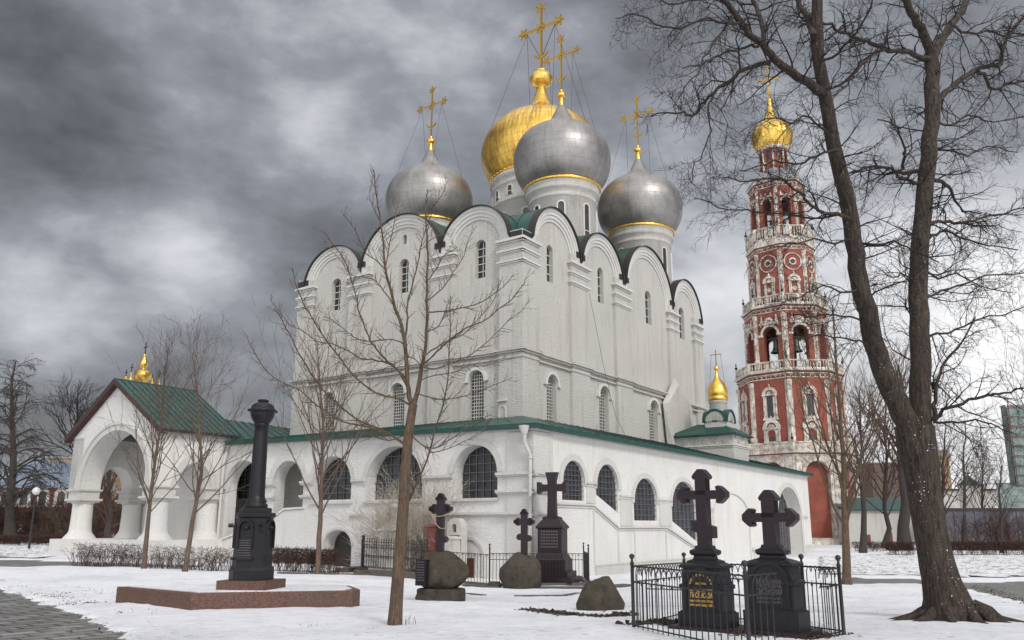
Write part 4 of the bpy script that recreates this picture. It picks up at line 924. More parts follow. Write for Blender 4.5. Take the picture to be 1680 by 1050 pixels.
mb.build('carving','granite_black',ped)
f2=Fr(ccx+fr.N*.378,fr.U,fr.N); mb=MB()
for j in range(8):
    rnd=random.Random(j); z=zz(886+j*4.0); x_=-.16
    while x_<.14: q=rnd.uniform(.012,.03); box(mb,f2,x_,x_+q,z-.014,z+.012,-.0,.022); x_+=q+rnd.uniform(.01,.02)
mb.build('inscription','grey_letters',ped)
mb=MB(); S0=zz(833)
lathe(mb,ccx,[(.25,S0),(.265,S0+.04),(.25,S0+.08),(.21,S0+.10),(.235,S0+.14),(.21,S0+.18),(.185,S0+.22),(.178,S0+.30),(.158,zz(712)),(.152,zz(700)),(.175,zz(699)),(.175,zz(696)),(.155,zz(695))],40); mb.build('shaft','granite_black',col)
mb=MB(); lathe(mb,ccx,interp([(.155,zz(696)),(.20,zz(692)),(.26,zz(684)),(.275,zz(677))],3)+[(.31,zz(676)),(.32,zz(674)),(.31,zz(672)),(.275,zz(671))]+interp([(.275,zz(671)),(.24,zz(665)),(.14,zz(661)),(.11,zz(660)),(.13,zz(658.5)),(.13,zz(657)),(.09,zz(655.5)),(.0,zz(655))],2),40)
for k in range(4): a=k*PI/2+.6; tube(mb,[ccx+V((.30*math.cos(a),.30*math.sin(a),zz(676))),ccx+V((.35*math.cos(a),.35*math.sin(a),zz(673)))],.024,6)
mb.build('urn','granite_black',col)
# --- boulders
def rock(mb,c_,rx,ry,rz,seed,cuts=(),rough=.10,n=44):
    vs=[];m_=n//2
    for i in range(m_+1):
        th=PI*i/m_
        for k in range(n):
            a=2*PI*k/n; d=V((math.sin(th)*math.cos(a),math.sin(th)*math.sin(a),math.cos(th)))
            q=1+rough*NZ.noise(d*1.6+V((seed,0,0)))*2+rough*.35*NZ.noise(d*5+V((0,seed,0)))+rough*.12*NZ.noise(d*14+V((0,seed,0)))
            p=V((d.x*rx*q,d.y*ry*q,d.z*rz*q))
            for (cn,cd_) in cuts:
                cn=V(cn).normalized(); e=p.dot(cn)-cd_
                if e>0: p=p-cn*e*.96
            vs.append(V(c_)+p)
    fs=[(i*n+k,i*n+(k+1)%n,(i+1)*n+(k+1)%n,(i+1)*n+k) for i in range(m_) for k in range(n)]
    mb.add(vs,fs,None,True)
def trefoil_cross(mb,c_,U_,s,z0,z1,za,ha,w,r,extra=(),th=.1):
    """flat cross with round lobed ends; c_ world base point, U_ horizontal direction"""
    fr=Fr(V((c_[0],c_[1],0)),U_,V((-U_[1],U_[0],0))); box(mb,fr,-w/2,w/2,z0,z1,-th,th); box(mb,fr,-ha,ha,za-w/2,za+w/2,-th*.97,th*.97)
    def disc(s_,z,rr): 
        vs=[fr(s_+rr*math.cos(2*PI*k/16),z+rr*math.sin(2*PI*k/16),d) for d in (-th*1.04,th*1.04) for k in range(16)]
        mb.add(vs,[tuple(range(16)),tuple(range(16,32))]+[(k,(k+1)%16,16+(k+1)%16,16+k) for k in range(16)])
    for s_,z in ((0,z1),(-ha,za),(ha,za)):
        dz=(z-za)/max(abs(z1-za),.01); ds=s_/max(ha,.01)
        disc(s_,z,r*.9); disc(s_+ds*r*.55,z+(dz*r*.55 if s_==0 else 0),r*.75)
        if s_==0: disc(-r*.75,z-r*.25,r*.6); disc(r*.75,z-r*.25,r*.6)
        else: disc(s_-ds*r*.25,z-r*.75,r*.6); disc(s_-ds*r*.25,z+r*.75,r*.6)
    for s_,z,rr in extra: disc(s_,z,rr)
Y1=22.4; k1=Y1/1361; c1=P(722,940,Y1)
bo=thing('boulder_tombstone','round mossy boulder with a dark plaque and black rope hung cross on a stone block','tombstone',(c1.x,Y1,-.25))
mb=MB(); frb=Fr((P(722,980,Y1).x,Y1,0),(1,-.05,0),(0,-1,0)); 
rock(mb,(c1.x+.02,Y1,Yz(722,977,Y1)),.74,.54,.32,3,[((0,0,1),.19),((1,0,0),.66),((-1,0,0),.66),((0,-1,0),.46)],.12); mb.build('base_block','boulder',bo)
mb=MB(); rock(mb,(P(725,940,Y1).x,Y1,Yz(722,938,Y1)),.69,.55,.52,8,[((-.75,-.66,0),.50),((0,0,-1),.44),((0,-1,.1),.47)],.10); rk=mb.build('boulder','boulder',bo)
mb=MB(); f3=Fr(V((P(697,940,Y1).x,Y1-.34,0)),(.86,-.5,0),(-.5,-.86,0)); zc_=Yz(697,936,Y1)
slab(mb,f3,[(-.17,zc_-.36),(.15,zc_-.36),(.16,zc_+.30),(-.15,zc_+.27)],d0=.12,d1=-.1,edge=True); pl=mb.build('plaque','granite_black',bo)
mb=MB()
for j in range(8):
    z=zc_+.22-.065*j
    for i in range(6): box(mb,f3,-.12+.042*i,-.095+.042*i,z,z+.03,.121,.13)
mb.build('inscription','grey_letters',pl)
mb=MB(); ux=V((.96,-.28,0)); za=Yz(722,835,Y1); cz=P(722,900,Y1)
trefoil_cross(mb,(cz.x,Y1),ux,0,Yz(722,915,Y1),Yz(722,817,Y1),za,.20,.19,.10,[(.12,Yz(722,885,Y1),.09)],.085); cr=mb.build('cross','granite_mauve',bo)
mb=MB(); cy=V((cz.x,Y1,0))
def loop(pts): tube(mb,pts,.011,6)
loop([cy+ux*(.28*math.cos(a))+V((0,-.16+.10*math.sin(a)*-1 if 0 else 0,0))+V((-ux.y*-.13*math.sin(a),-.13*abs(math.sin(a)) if math.sin(a)>0 else .12,za-.10-.10*math.sin(a)**2)) for a in [PI*k/14 for k in range(15)]])
loop([cy+ux*(-.26+.42*t)+V((0,-.13,za-.12-.38*t-.16*math.sin(PI*t))) for t in [k/14 for k in range(15)]])
mb.build('rope','rope',cr)
Y2=31.4; c2=P(855,940,Y2)
bo2=thing('boulder_cross_tombstone','smooth dark boulder topped by a black lobed cross in front of the picket fence','tombstone',(c2.x,Y2,-.6))
mb=MB(); rock(mb,(P(855,936,Y2).x,Y2,Yz(855,944,Y2)),.83,.62,.80,21,[((0,0,-1),.55),((1,0,.0),.74),((-.7,0,.7),.74)],.09); mb.build('boulder','boulder',bo2)
mb=MB(); cz=P(860,880,Y2); trefoil_cross(mb,(cz.x,Y2),V((.97,-.24,0)),0,Yz(860,915,Y2),Yz(860,841,Y2),Yz(860,856,Y2),.26,.22,.11,[(-.16,Yz(860,881,Y2),.12),(.16,Yz(860,883,Y2),.12)],.11); mb.build('cross','granite_mauve',bo2)
Y3=18.8
bo3=thing('boulder_stone','pointed bare boulder with a worn inscription lying low in the snow','tombstone',(P(984,1000,Y3).x,Y3,-.15))
mb=MB(); rock(mb,(P(984,975,Y3).x,Y3,Yz(984,990,Y3)),.50,.42,.56,33,[((.85,0,.5),.48),((-.88,0,.45),.47)],.11); mb.build('stone','boulder',bo3)
mb=MB(); f3=Fr(V((P(978,985,Y3).x,Y3-.37,0)),(1,-.1,0),(-.1,-1,0))
for j in range(4):
    z=Yz(978,985,Y3)-.05*j
    for i in range(6): box(mb,f3,-.14+.05*i,-.105+.05*i,z,z+.025,-.02,.012)
mb.build('inscription','grey_letters',bo3)
# --- tall tomb with a plain cross
Y4=33.8; c4=P(907,940,Y4); fr=Fr((c4.x,Y4,0),(.95,-.31,0),(-.31,-.95,0)); z4=lambda y:Yz(907,y,Y4)
def pyr(mb,fr,prof,dscale=.9):
    vs=[fr(i*r,z,j*r*dscale) for r,z in prof for i,j in ((-1,-1),(1,-1),(1,1),(-1,1))]; n=4
    mb.add(vs,[(i*n+k,i*n+(k+1)%n,(i+1)*n+(k+1)%n,(i+1)*n+k) for i in range(len(prof)-1) for k in range(n)]+[tuple(range(len(vs)-4,len(vs)))])
tb=thing('cross_tomb','dark granite block tomb carrying a tall plain flared cross beside the gallery corner','tombstone',(c4.x,Y4,-.6))
mb=MB(); pyr(mb,fr,[(1.0,z4(955)),(1.0,z4(946)),(.80,z4(945)),(.80,z4(937)),(.66,z4(936)),(.66,z4(918)),(.60,z4(915)),(.55,z4(911)),(.50,z4(908)),(.50,z4(868)),(.57,z4(866)),(.57,z4(864)),(.34,z4(852)),(.34,z4(849)),(.22,z4(847))]); bd=mb.build('body','granite_mauve',tb)
mb=MB()
for j in range(6):
    z=z4(873+5*j)
    for i in range(7): box(mb,fr,-.36+.105*i,-.29+.105*i,z,z+.06,.45,.462)
mb.build('inscription','grey_letters',bd)
mb=MB(); box(mb,fr,-.17,.17,z4(848),z4(780),-.13,.13); za=z4(800.5)
for q in ([(-.19,z4(848)),(.19,z4(848)),(.15,za-.2),(-.15,za-.2)],[(-.15,za+.2),(.15,za+.2),(.20,z4(784)),(.26,z4(775)),(-.26,z4(775)),(-.20,z4(784))],[(.1,za-.13),(.45,za-.15),(.5,za-.24),(.62,za-.24),(.62,za+.24),(.5,za+.24),(.45,za+.15),(.1,za+.13)],[(-.1,za-.13),(-.45,za-.15),(-.5,za-.24),(-.62,za-.24),(-.62,za+.24),(-.5,za+.24),(-.45,za+.15),(-.1,za+.13)]):
    slab(mb,fr,q,d0=.15,d1=-.15,edge=True,back=True)
mb.build('cross','granite_mauve',tb)
# --- the two black tombs inside the near railing
def text(s,size,fr,x,z,d,mat,parent,name='inscription',sx_=1.0,ext=.006,W=None):
    cu_=bpy.data.curves.new('t','FONT'); cu_.body=s; cu_.size=size; cu_.align_x='CENTER'; cu_.extrude=ext
    o=bpy.data.objects.new('t',cu_); COL.objects.link(o); bpy.context.view_layer.update()
    dg=bpy.context.evaluated_depsgraph_get(); me=bpy.data.meshes.new_from_object(o.evaluated_get(dg)); off=parent_world(parent)
    if W: sx_=W/(max(v.co.x for v in me.vertices)-min(v.co.x for v in me.vertices))
    for v in me.vertices: c_=v.co.copy(); v.co=fr(x+c_.x*sx_,z+c_.y,d+c_.z)-off
    bpy.data.objects.remove(o); me.materials.clear(); me.materials.append(M(mat)); q=bpy.data.objects.new(name,me); COL.objects.link(q); q.parent=parent; return q
UT=V((.80,-.60,0)).normalized(); NT=V((-.60,-.80,0)).normalized()
def black_tomb(px,yb,Yd,label,ys,arched,lower_bar,hw,cw,gold_):
    """ys = pixel heights: base bottom, plinth top, body top of plinth, shoulder, shoulder top, neck top, arm centre, cross top"""
    X=P(px,yb,Yd).x; fr=Fr((X,Yd,0),UT,NT); z=lambda y:Yz(px,y,Yd); k=Yd/1361
    t=thing('black_tombstone',label,'tombstone',(X,Yd,gz(X,Yd)))
    b0,b1,b2,b3,b4,b5,ya,yt=ys; h=hw
    mb=MB(); box(mb,fr,-h*1.4,h*1.4,-.15,z(b0),-h*1.15,h*1.05); mb.build('step','granite_mauve',t)
    mb=MB(); pyr(mb,fr,[(h*1.10,z(b0)),(h*1.10,z(b1)+.02),(h*1.02,z(b1)),(h*1.0,z(b1)+.04),(h*.93,z(b1)+.05),(h*.93,z(b2)-.04),(h*1.02,z(b2)-.03),(h*1.02,z(b2)+.03),(h*.90,z(b2)+.05),(h*.86,z(b3)),(h*.98,z(b3)+.01),(h*.98,z(b3)+.05),(h*.74,z(b3)+.09),(h*.62,z(b4)-.06),(h*.70,z(b4)-.05),(h*.70,z(b4)),(h*.46,z(b4)+.03),(h*.42,z(b4)+.09),(h*.50,z(b5)-.08),(h*.58,z(b5)-.05),(h*.58,z(b5)),(h*.40,z(b5)+.03),(h*.36,z(b5)+.08)],.62)
    bd=mb.build('body','granite_black',t)
    dN=h*.93*.62
    mb=MB(); zl=z(b1)+.09; zs_=z(b2)+.02
    ring(mb,fr,0,zs_,h*.66,h*.80,dN-.03,dN+.035,n=18,hs=.95,legs=max(.02,zs_-zl))
    slab(mb,fr,archhole(-h*.66,h*.66,zl,zs_,h*.63),d0=dN+.012); mb.build('panel','granite_black',bd)
    w=cw; za=z(ya); zt_=z(yt); th=w*.5; mb=MB(); zb=z(b5)
    box(mb,fr,-w/2,w/2,zb,zt_-w*.75,-th,th)
    def flare(cx_,cz_,dx,dz,L_,e=w*.5):
        # arm with a pointed lobed end: outline in (along, across)
        g=.075; o_=[(0,e),(L_-g*2.1,e),(L_-g*2.3,g*1.7),(L_-g*1.7,g*2.0),(L_-g*1.1,g*1.6),(L_-g*.45,g*1.0),(L_,g*.55)]
        o_=o_+[(a,-b_) for a,b_ in o_[::-1]]; pts=[(cx_+a*dx-b_*dz,cz_+a*dz+b_*dx) for a,b_ in o_]; slab(mb,fr,pts,d0=th*1.02,d1=-th*1.02,edge=True,back=True)
    flare(0,za,0,1,zt_-za); flare(0,za,1,0,.44,.072); flare(0,za,-1,0,.44,.072)
    if lower_bar:
        zl_=z(lower_bar); q=[(-.19,zl_-.03),(-.19,zl_+.15),(.19,zl_+.04),(.19,zl_-.15)]; slab(mb,fr,q,d0=th*1.05,d1=-th*1.05,edge=True,back=True)
    mb.build('cross','granite_mauve',t)
    mt='gold_letters' if gold_ else 'grey_letters'; D_=dN+.018; Hh=zs_-zl
    if gold_:
        for i,(s_,x_) in enumerate((('З',-.27),('д',-.22),('ѣ',-.15),('с',-.08),('ь',0),('п',.08),('о',.15),('к',.22),('о',.27))):
            a=PI-(PI*(i+.5)/9); text(s_,.06,fr,.19*math.cos(a),zs_+.02+.16*math.sin(a)-.02,D_,mt,bd)
        text('писатель',.055,fr,0,zs_+.02,D_,mt,bd,W=.19)
        text('АЛЕКСѢЙ ѲЕОФИЛАКТОВИЧЪ',.060,fr,0,zl+Hh*.74,D_,mt,bd,W=.42); text('ПИСЕМСКІЙ',.115,fr,0,zl+Hh*.47,D_,mt,bd,W=.38)
        text('родился 10 марта 1820 года',.058,fr,0,zl+Hh*.28,D_,mt,bd,W=.42); text('скончался 21 января 1881 г.',.058,fr,0,zl+Hh*.10,D_,mt,bd,W=.45)
    else:
        text('ЕКАТЕРИНА',.085,fr,0,zl+Hh*.92,D_,mt,bd,W=.40); text('ПАВЛОВНА',.085,fr,0,zl+Hh*.74,D_,mt,bd,W=.40); text('ПИСЕМСКАЯ',.13,fr,0,zl+Hh*.46,D_,mt,bd,W=.40)
        text('родилась 21 января 1829 г.',.06,fr,0,zl+Hh*.28,D_,mt,bd,W=.40); text('скончалась 7 мая 1891 г.',.06,fr,0,zl+Hh*.12,D_,mt,bd,W=.40)
    return t
black_tomb(1163,1030,14.0,'black granite tomb with gold lettering and a tall cross with a slanted lower bar',(1026,1006,962,932,920,903,812,770),True,868,.385,.19,True)
black_tomb(1276,1040,13.4,'stout black granite tomb with grey lettering and a shorter wide cross inside the railing',(1032,1003,955,928,918,902,849,804),True,None,.40,.21,False)
# --- railings
def railing(t,a,b_,h,n,style,zb=.08,pr=.009,skip=None,hz=None):
    a=V((a[0],a[1],gz(a[0],a[1]))); b_=V((b_[0],b_[1],gz(b_[0],b_[1]))); u=(b_-a); L_=math.hypot(u.x,u.y); mb=MB(); sl=u.z/L_; base=a.z
    fr=Fr((a.x,a.y,0),(u.x/L_,u.y/L_,0),(-u.y/L_,u.x/L_,0)); zz_=lambda s,z: base+sl*s+z
    def bar(s0_,z0_,s1_,z1_,r): tube(mb,[fr(s0_,zz_(s0_,z0_)),fr(s1_,zz_(s1_,z1_))],r,5)
    for z in ([zb,h-.02]+(hz or [])): bar(0,z,L_,z,.013)
    d=L_/n
    for i in range(1,n):
        s=d*i
        if style=='arch':
            if i%2: bar(s,zb-.06,s,h-d*1.0,pr)
            else: bar(s,zb-.06,s,h-.30,pr); lathe(mb,fr(s,zz_(s,h-.31)),[(0,-.03),(.02,-.01),(.02,.01),(.008,.03),(0,.09)],6)
        else:
            bar(s,zb,s,h+(.0 if style=='plain' else .07),pr)
            if style=='spear': lathe(mb,fr(s,zz_(s,h+.05)),[(0,-.02),(.025,.02),(0,.12)],5)
    if style=='arch':
        for i in range(0,n-1):
            c_=d*(i+1); R_=d*.98; tube(mb,[fr(c_-R_*math.cos(PI*k/10),zz_(c_,h-R_*1.05+R_*1.0*math.sin(PI*k/10))) for k in range(11)],pr*.9,5)
    if style=='spear':
        for i in range(n):
            s=d*(i+.5); 
            for z in (h*.25,h*.55,h*.82): tube(mb,[fr(s+d*.3*math.cos(2*PI*k/8),zz_(s,z+d*.3*math.sin(2*PI*k/8))) for k in range(9)],pr*.7,4)
    if style=='plain':
        for i in range(0,n,2):
            s=d*(i+1); tube(mb,[fr(s-d*.5*math.cos(PI*k/8),zz_(s,h-.12+d*.5*math.sin(PI*k/8))) for k in range(9)],pr*.8,4)
    return mb.build('panel','iron',t)
def post(t,p,h,r=.03,ball=.05,zb=None):
    z=gz(p[0],p[1]) if zb is None else zb; mb=MB(); lathe(mb,(p[0],p[1],z),[(r*1.3,-.05),(r*1.3,.04),(r,.06),(r,h*.95),(r*1.3,h*.96),(r*.8,h),(r*.6,h+.03),(ball,h+.03+ball),(ball*.7,h+.03+ball*1.7),(0,h+.03+ball*2)],10); return mb.build('post','iron',t)
rl=thing('grave_railing','near black iron railing with interlaced arches enclosing the two black tombs','railing',(3.3,13.9,0))
FA=ground(1040,1034); FB=ground(1126,1012); FM_=P(1228,1040,11.4); FR_=ground(1385,1044); A2=(FA.x,FA.y);B2=(FB.x,FB.y);M2=(FM_.x,FM_.y);R2=(FR_.x,FR_.y); RF=(FB.x*.2+FR_.x*.8,FB.y*.2+FR_.y*.8)
for p in (A2,B2,M2,RF,R2): post(rl,p,1.12)
railing(rl,A2,M2,1.06,20,'arch',hz=[.78]); railing(rl,A2,B2,1.06,18,'arch',hz=[.78]); railing(rl,B2,RF,1.06,20,'arch',hz=[.78]); railing(rl,RF,R2,1.06,8,'arch',hz=[.78])
q=(M2[0]*.70+R2[0]*.30,M2[1]*.70+R2[1]*.30); railing(rl,M2,q,1.06,5,'arch',hz=[.78])
q=(M2[0]*.25+R2[0]*.75,M2[1]*.25+R2[1]*.75); railing(rl,q,R2,1.06,5,'arch',hz=[.78])
# mid railing round the tall tomb
Ym=33.5
mr=thing('grave_railing','black picket railing on a stone kerb around the tall granite cross tomb','railing',(P(860,950,Ym).x,Ym,-.6))
def yline(y,x0,x1): return [ground(x0,y),ground(x1,y)]
K=[P(803,951,32.3),P(966,948,33.0),P(958,940,36.4),P(690,944,35.0)]; K=[(p.x,p.y) for p in K]
for p in (K[0],K[1],K[2],K[3]): post(mr,p,1.48,.03,.045)
railing(mr,K[0],K[1],1.25,30,'plain',.10,.011,hz=[1.0]); railing(mr,K[0],K[3],1.2,24,'plain',.10,.011); railing(mr,K[1],K[2],1.25,14,'plain',.1,.011)
mb=MB()
for a,b_ in ((K[0],K[1]),(K[0],K[3]),(K[1],K[2])):
    u=V((b_[0]-a[0],b_[1]-a[1],0)); L_=u.length; fr=Fr((a[0],a[1],0),u,V((-u.y,u.x,0))); box(mb,fr,-.12,L_+.12,-.9,-.46,-.14,.14)
mb.build('kerb','kerb_stone',mr)
# left ornate railing
lr=thing('ornate_railing','ornamental black iron railing with spear tips on a stone base before the pale bush','railing',(P(650,920,37).x,37,-.4))
Q=[P(593,930,36.8),P(700,927,34.4),P(596,925,38.8)]; Q=[(p.x,p.y) for p in Q]
for p in Q: post(lr,p,1.55,.04,.06)
railing(lr,Q[0],Q[1],1.45,26,'spear',.35,.014,hz=[.85,1.3]); railing(lr,Q[0],Q[2],1.45,12,'spear',.35,.014,hz=[.85,1.3])
mb=MB()
for a,b_ in ((Q[0],Q[1]),(Q[0],Q[2])):
    u=V((b_[0]-a[0],b_[1]-a[1],0)); L_=u.length; fr=Fr((a[0],a[1],0),u,V((-u.y,u.x,0))); box(mb,fr,-.25,L_+.2,-.9,-.16,-.22,.22)
mb.build('kerb','kerb_stone',lr)
# white marble monument behind it
Yw=37.2; cw_=P(645,900,Yw); wm=thing('marble_monument','slender pale marble pillar monument behind the ornamental railing and young trunk','monument',(cw_.x,Yw,-.5)); zw=lambda y:Yz(645,y,Yw)
fr=Fr((cw_.x,Yw,0),(.95,-.3,0),(-.3,-.95,0)); mb=MB(); pyr(mb,fr,[(.62,-.6),(.62,-.1),(.48,0),(.48,zw(872)),(.56,zw(871)),(.56,zw(868)),(.42,zw(866)),(.42,zw(863)),(.32,zw(861)),(.32,zw(858))]); mb.build('pedestal','marble_white',wm)
mb=MB(); c_=V((cw_.x,Yw,0)); lathe(mb,c_,interp([(.26,zw(858)),(.20,zw(854)),(.16,zw(846)),(.17,zw(838)),(.22,zw(834)),(.26,zw(830)),(.18,zw(827)),(.08,zw(826)),(.12,zw(823)),(.10,zw(820)),(0,zw(819))],3),20); mb.build('urn','marble_white',wm)
# red box tomb
Yr=36.4; fr=Fr((P(708,900,Yr).x,Yr,0),(.9,-.43,0),(-.43,-.9,0)); mb=MB(); pyr(mb,fr,[(.30,-.7),(.30,-.5),(.23,-.48),(.23,Yz(708,866,Yr)),(.27,Yz(708,865,Yr)),(.27,Yz(708,862,Yr)),(.18,Yz(708,860,Yr))]); 
o=mb.build('stele','rust_box'); tag(o,'narrow rust red stele standing right of the ornamental railing','stele')
# white niche shrine
Ys=36.2; X=P(749,900,Ys).x; sh=thing('niche_tomb','white round headed niche tomb with dark opening by the wall behind the rope hung cross','tombstone',(X,Ys,-.55)); fr=Fr((X,Ys,0),(.82,-.57,0),(-.57,-.82,0)); zs=lambda y:Yz(749,y,Ys)
mb=MB(); slab(mb,fr,archhole(-.40,.42,-.7,zs(866),.42),[archhole(-.13,.13,zs(873),zs(864),.12),[(-.22,-.5),(.30,-.5),(.30,zs(878)),(-.22,zs(878))]],.2,-.2,edge=True,back=True); mb.build('stele','marble_white',sh)
mb=MB(); slab(mb,fr,[(-.3,-.6),(.35,-.6),(.35,zs(862)),(-.3,zs(862))],d0=-.12); mb.build('backing','granite_black',sh)
mb=MB(); fr2=Fr((P(742,900,Ys-.5).x,Ys-.5,0),(.82,-.57,0),(-.57,-.82,0)); pyr(mb,fr2,[(.32,-.7),(.32,zs(905)),(.26,zs(904)),(.24,zs(885)),(.30,zs(884)),(.28,zs(881)),(.12,zs(879))]); mb.build('shrine','marble_white',sh)
# small blind arch with red hatch in the gallery wall
mb=MB(); ring(mb,FW,3.4,.35,.75,.88,-.02,.06,n=16,legs=.8); mb.build('hatch_arch','trim',gal)
mb=MB(); slab(mb,FW,[(3.1,-.8),(3.6,-.8),(3.6,.32),(3.1,.32)],d0=.04); mb.build('hatch','door_red',gal)
# kerb stones and debris lying in the snow
def kerb(pts,label,w=.12,h=.09,mat='kerb_stone'):
    mb=MB(); g=[ground(*p) for p in pts]
    for a,b_ in zip(g,g[1:]):
        u=V((b_.x-a.x,b_.y-a.y,0)); L_=u.length; n=max(1,int(L_/1.1)); u=u.normalized(); nn=V((-u.y,u.x,0))
        for i in range(n):
            p=V((a.x,a.y,0))+u*L_*i/n; q=V((a.x,a.y,0))+u*(L_*(i+1)/n-.04); pz,qz=gz(p.x,p.y),gz(q.x,q.y)
            vs=[V((v.x,v.y,z+dz))+nn*s*w for v,z in ((p,pz),(q,qz)) for dz in (-.1,h) for s in (-1,1)]; mb.add(vs,[(0,1,3,2),(4,6,7,5),(0,4,5,1),(2,3,7,6),(0,2,6,4),(1,5,7,3)])
    o=mb.build('kerb',mat); o['kind']='structure'; return o
kerb([(455,942),(560,944),(640,946),(700,947)],''); kerb([(762,962),(800,966),(820,965)],''); kerb([(885,968),(960,968),(1030,963)],'',.2,.12); kerb([(765,976),(795,979)],'',.1,.06); kerb([(845,980),(925,979),(950,975)],'',.1,.06); kerb([(560,940),(590,936)],'',.3,.2)
kerb([(1060,968),(1140,970)],'',.1,.06)
mb=MB(); p=ground(811,965); rock(mb,(p.x,p.y,p.z+.08),.28,.22,.22,5,[((0,0,1),.16),((1,0,0),.24),((-1,0,0),.24)]); tag(mb.build('stone_block','boulder'),'small squared stone block in the snow at the foot of the picket railing','stone')
def heap(name,path,w,h,n,seed,label,cat_,mat='debris'):
    rnd=random.Random(seed); mb=MB(); g=[ground(*p) for p in path]
    for i in range(n):
        t=rnd.random()*(len(g)-1); k=int(t); p=g[k].lerp(g[k+1],t-k); p=p+V((rnd.gauss(0,w),rnd.gauss(0,w*.8),0)); z=gz(p.x,p.y); r=rnd.uniform(.4,1)*h
        d=[V((rnd.uniform(-1,1),rnd.uniform(-1,1),rnd.uniform(-.3,1))).normalized()*r*rnd.uniform(.6,1.4) for _ in range(5)]
        c_=V((p.x,p.y,z+r*.4)); mb.add([c_+q for q in d],[(0,1,2),(0,2,3),(1,3,4),(0,3,4),(1,2,4)])
    o=mb.build(name,mat); o['kind']='stuff'; return tag(o,label,cat_,kind='stuff')
heap('earth_debris',[(862,1003),(900,1008),(945,1013),(1000,1016),(1030,1010)],.13,.07,900,3,'line of dark earth and clods trodden up around the pointed boulder','debris')
heap('earth_debris',[(1045,1030),(1080,1026),(1110,1028),(1120,1030)],.14,.09,500,4,'heap of dark earth inside the left corner of the near railing','debris')
heap('earth_debris',[(1205,1045),(1230,1050),(1330,1052),(1380,1046)],.12,.06,500,5,'dark earth and dead grass in front of the right black tomb','debris')
# ================= background, left =================
def at(x,y,Y): p=P(x,y,Y); return p
rb=thing('red_palace','low red building with white carved windows and a hipped blue grey metal roof far left','building',P(40,880,100))
Yb=100; zb=lambda y:Yz(60,y,Yb); xa=P(-60,850,Yb).x; xb=P(116,850,Yb).x; fr=Fr((xa,Yb,0),(1,0,0),(0,-1,0)); Lb=xb-xa
mb=MB(); box(mb,fr,0,Lb,-.5,zb(797),-9,0); mb.build('wall','red_wall',rb)
mb=MB(); ov=.6; e_=zb(797); r_=zb(752); mb.add([fr(-ov,e_,ov),fr(Lb+ov,e_,ov),fr(Lb+ov,e_,-9-ov),fr(-ov,e_,-9-ov),fr(4,r_,-4.5),fr(Lb-4,r_,-4.5)],[(0,1,5,4),(1,2,5),(2,3,4,5),(3,0,4)]); seams(mb,fr(4,e_,ov),fr(Lb-.6,e_,ov),fr(4.2,r_,-4.5),fr(Lb-4,r_,-4.5),16,.06,.06)
box(mb,fr,-ov,Lb+ov,e_-.18,e_-.02,-9.5,ov-.02); mb.build('roof','blue_roof',rb)
for k in range(7):
    s_=Lb-1.4-2.25*k; mb=MB(); slab(mb,fr,archhole(s_-.45,s_+.45,zb(829),zb(812),.45),d0=.04); p=mb.build('window','glass_dark',rb)
    mb=MB(); ring(mb,fr,s_,zb(812),.45,.85,-.02,.15,n=12,legs=1.2); box(mb,fr,s_-1.0,s_+1.0,zb(832),zb(829),-.02,.2); box(mb,fr,s_-.95,s_+.95,zb(806)+.4,zb(806)+.6,-.02,.2); ring(mb,fr,s_,zb(803),.25,.5,-.02,.1,n=8); mb.build('frame','marble_white',p)
    mb=MB(); slab(mb,fr,[(s_-.5,zb(873)),(s_+.5,zb(873)),(s_+.5,zb(860)),(s_-.5,zb(860))],d0=.03); mb.build('window','marble_white',rb)
yb_=thing('yellow_block','ochre apartment block with flat roof seen above the blue grey roof','building',P(95,800,190)); Yq=190
fr=Fr((P(72,800,Yq).x,Yq,0),(1,0,0),(0,-1,0)); zq=lambda y:Yz(95,y,Yq); Lq=P(126,800,Yq).x-P(72,800,Yq).x
mb=MB(); box(mb,fr,0,Lq+6,-1,zq(752),-12,0); mb.build('wall','yellow_wall',yb_); mb=MB(); box(mb,fr,-.3,Lq+6.3,zq(752),zq(749),-12,.3); box(mb,fr,4,7,zq(749),zq(744),-6,-2); mb.build('roof','grey_roof',yb_)
for i in range(3):
    for j in range(6): mb=MB(); box(mb,fr,.8+1.3*j,1.4+1.3*j,zq(760+11*i)-1,zq(760+11*i),-.1,.05); mb.build('window','glass_dark',yb_)
# lamp
lp=ground(50,888); Yl=62; lx=P(50,880,Yl).x; la=thing('street_lamp','thin grey park lamp with pale globe head before the red building at left','lamp',(lx,Yl,0))
mb=MB(); tube(mb,[(lx,Yl,0),(lx,Yl,Yz(50,812,Yl))],[.09,.05],8); mb.build('post','iron',la); mb=MB(); lathe(mb,(lx,Yl,0),[(.08,Yz(50,812,Yl)),(.25,Yz(50,809,Yl)),(.30,Yz(50,805,Yl)),(.2,Yz(50,801,Yl)),(0,Yz(50,799,Yl))],14); mb.build('lamp_head','lamp_glass',la)
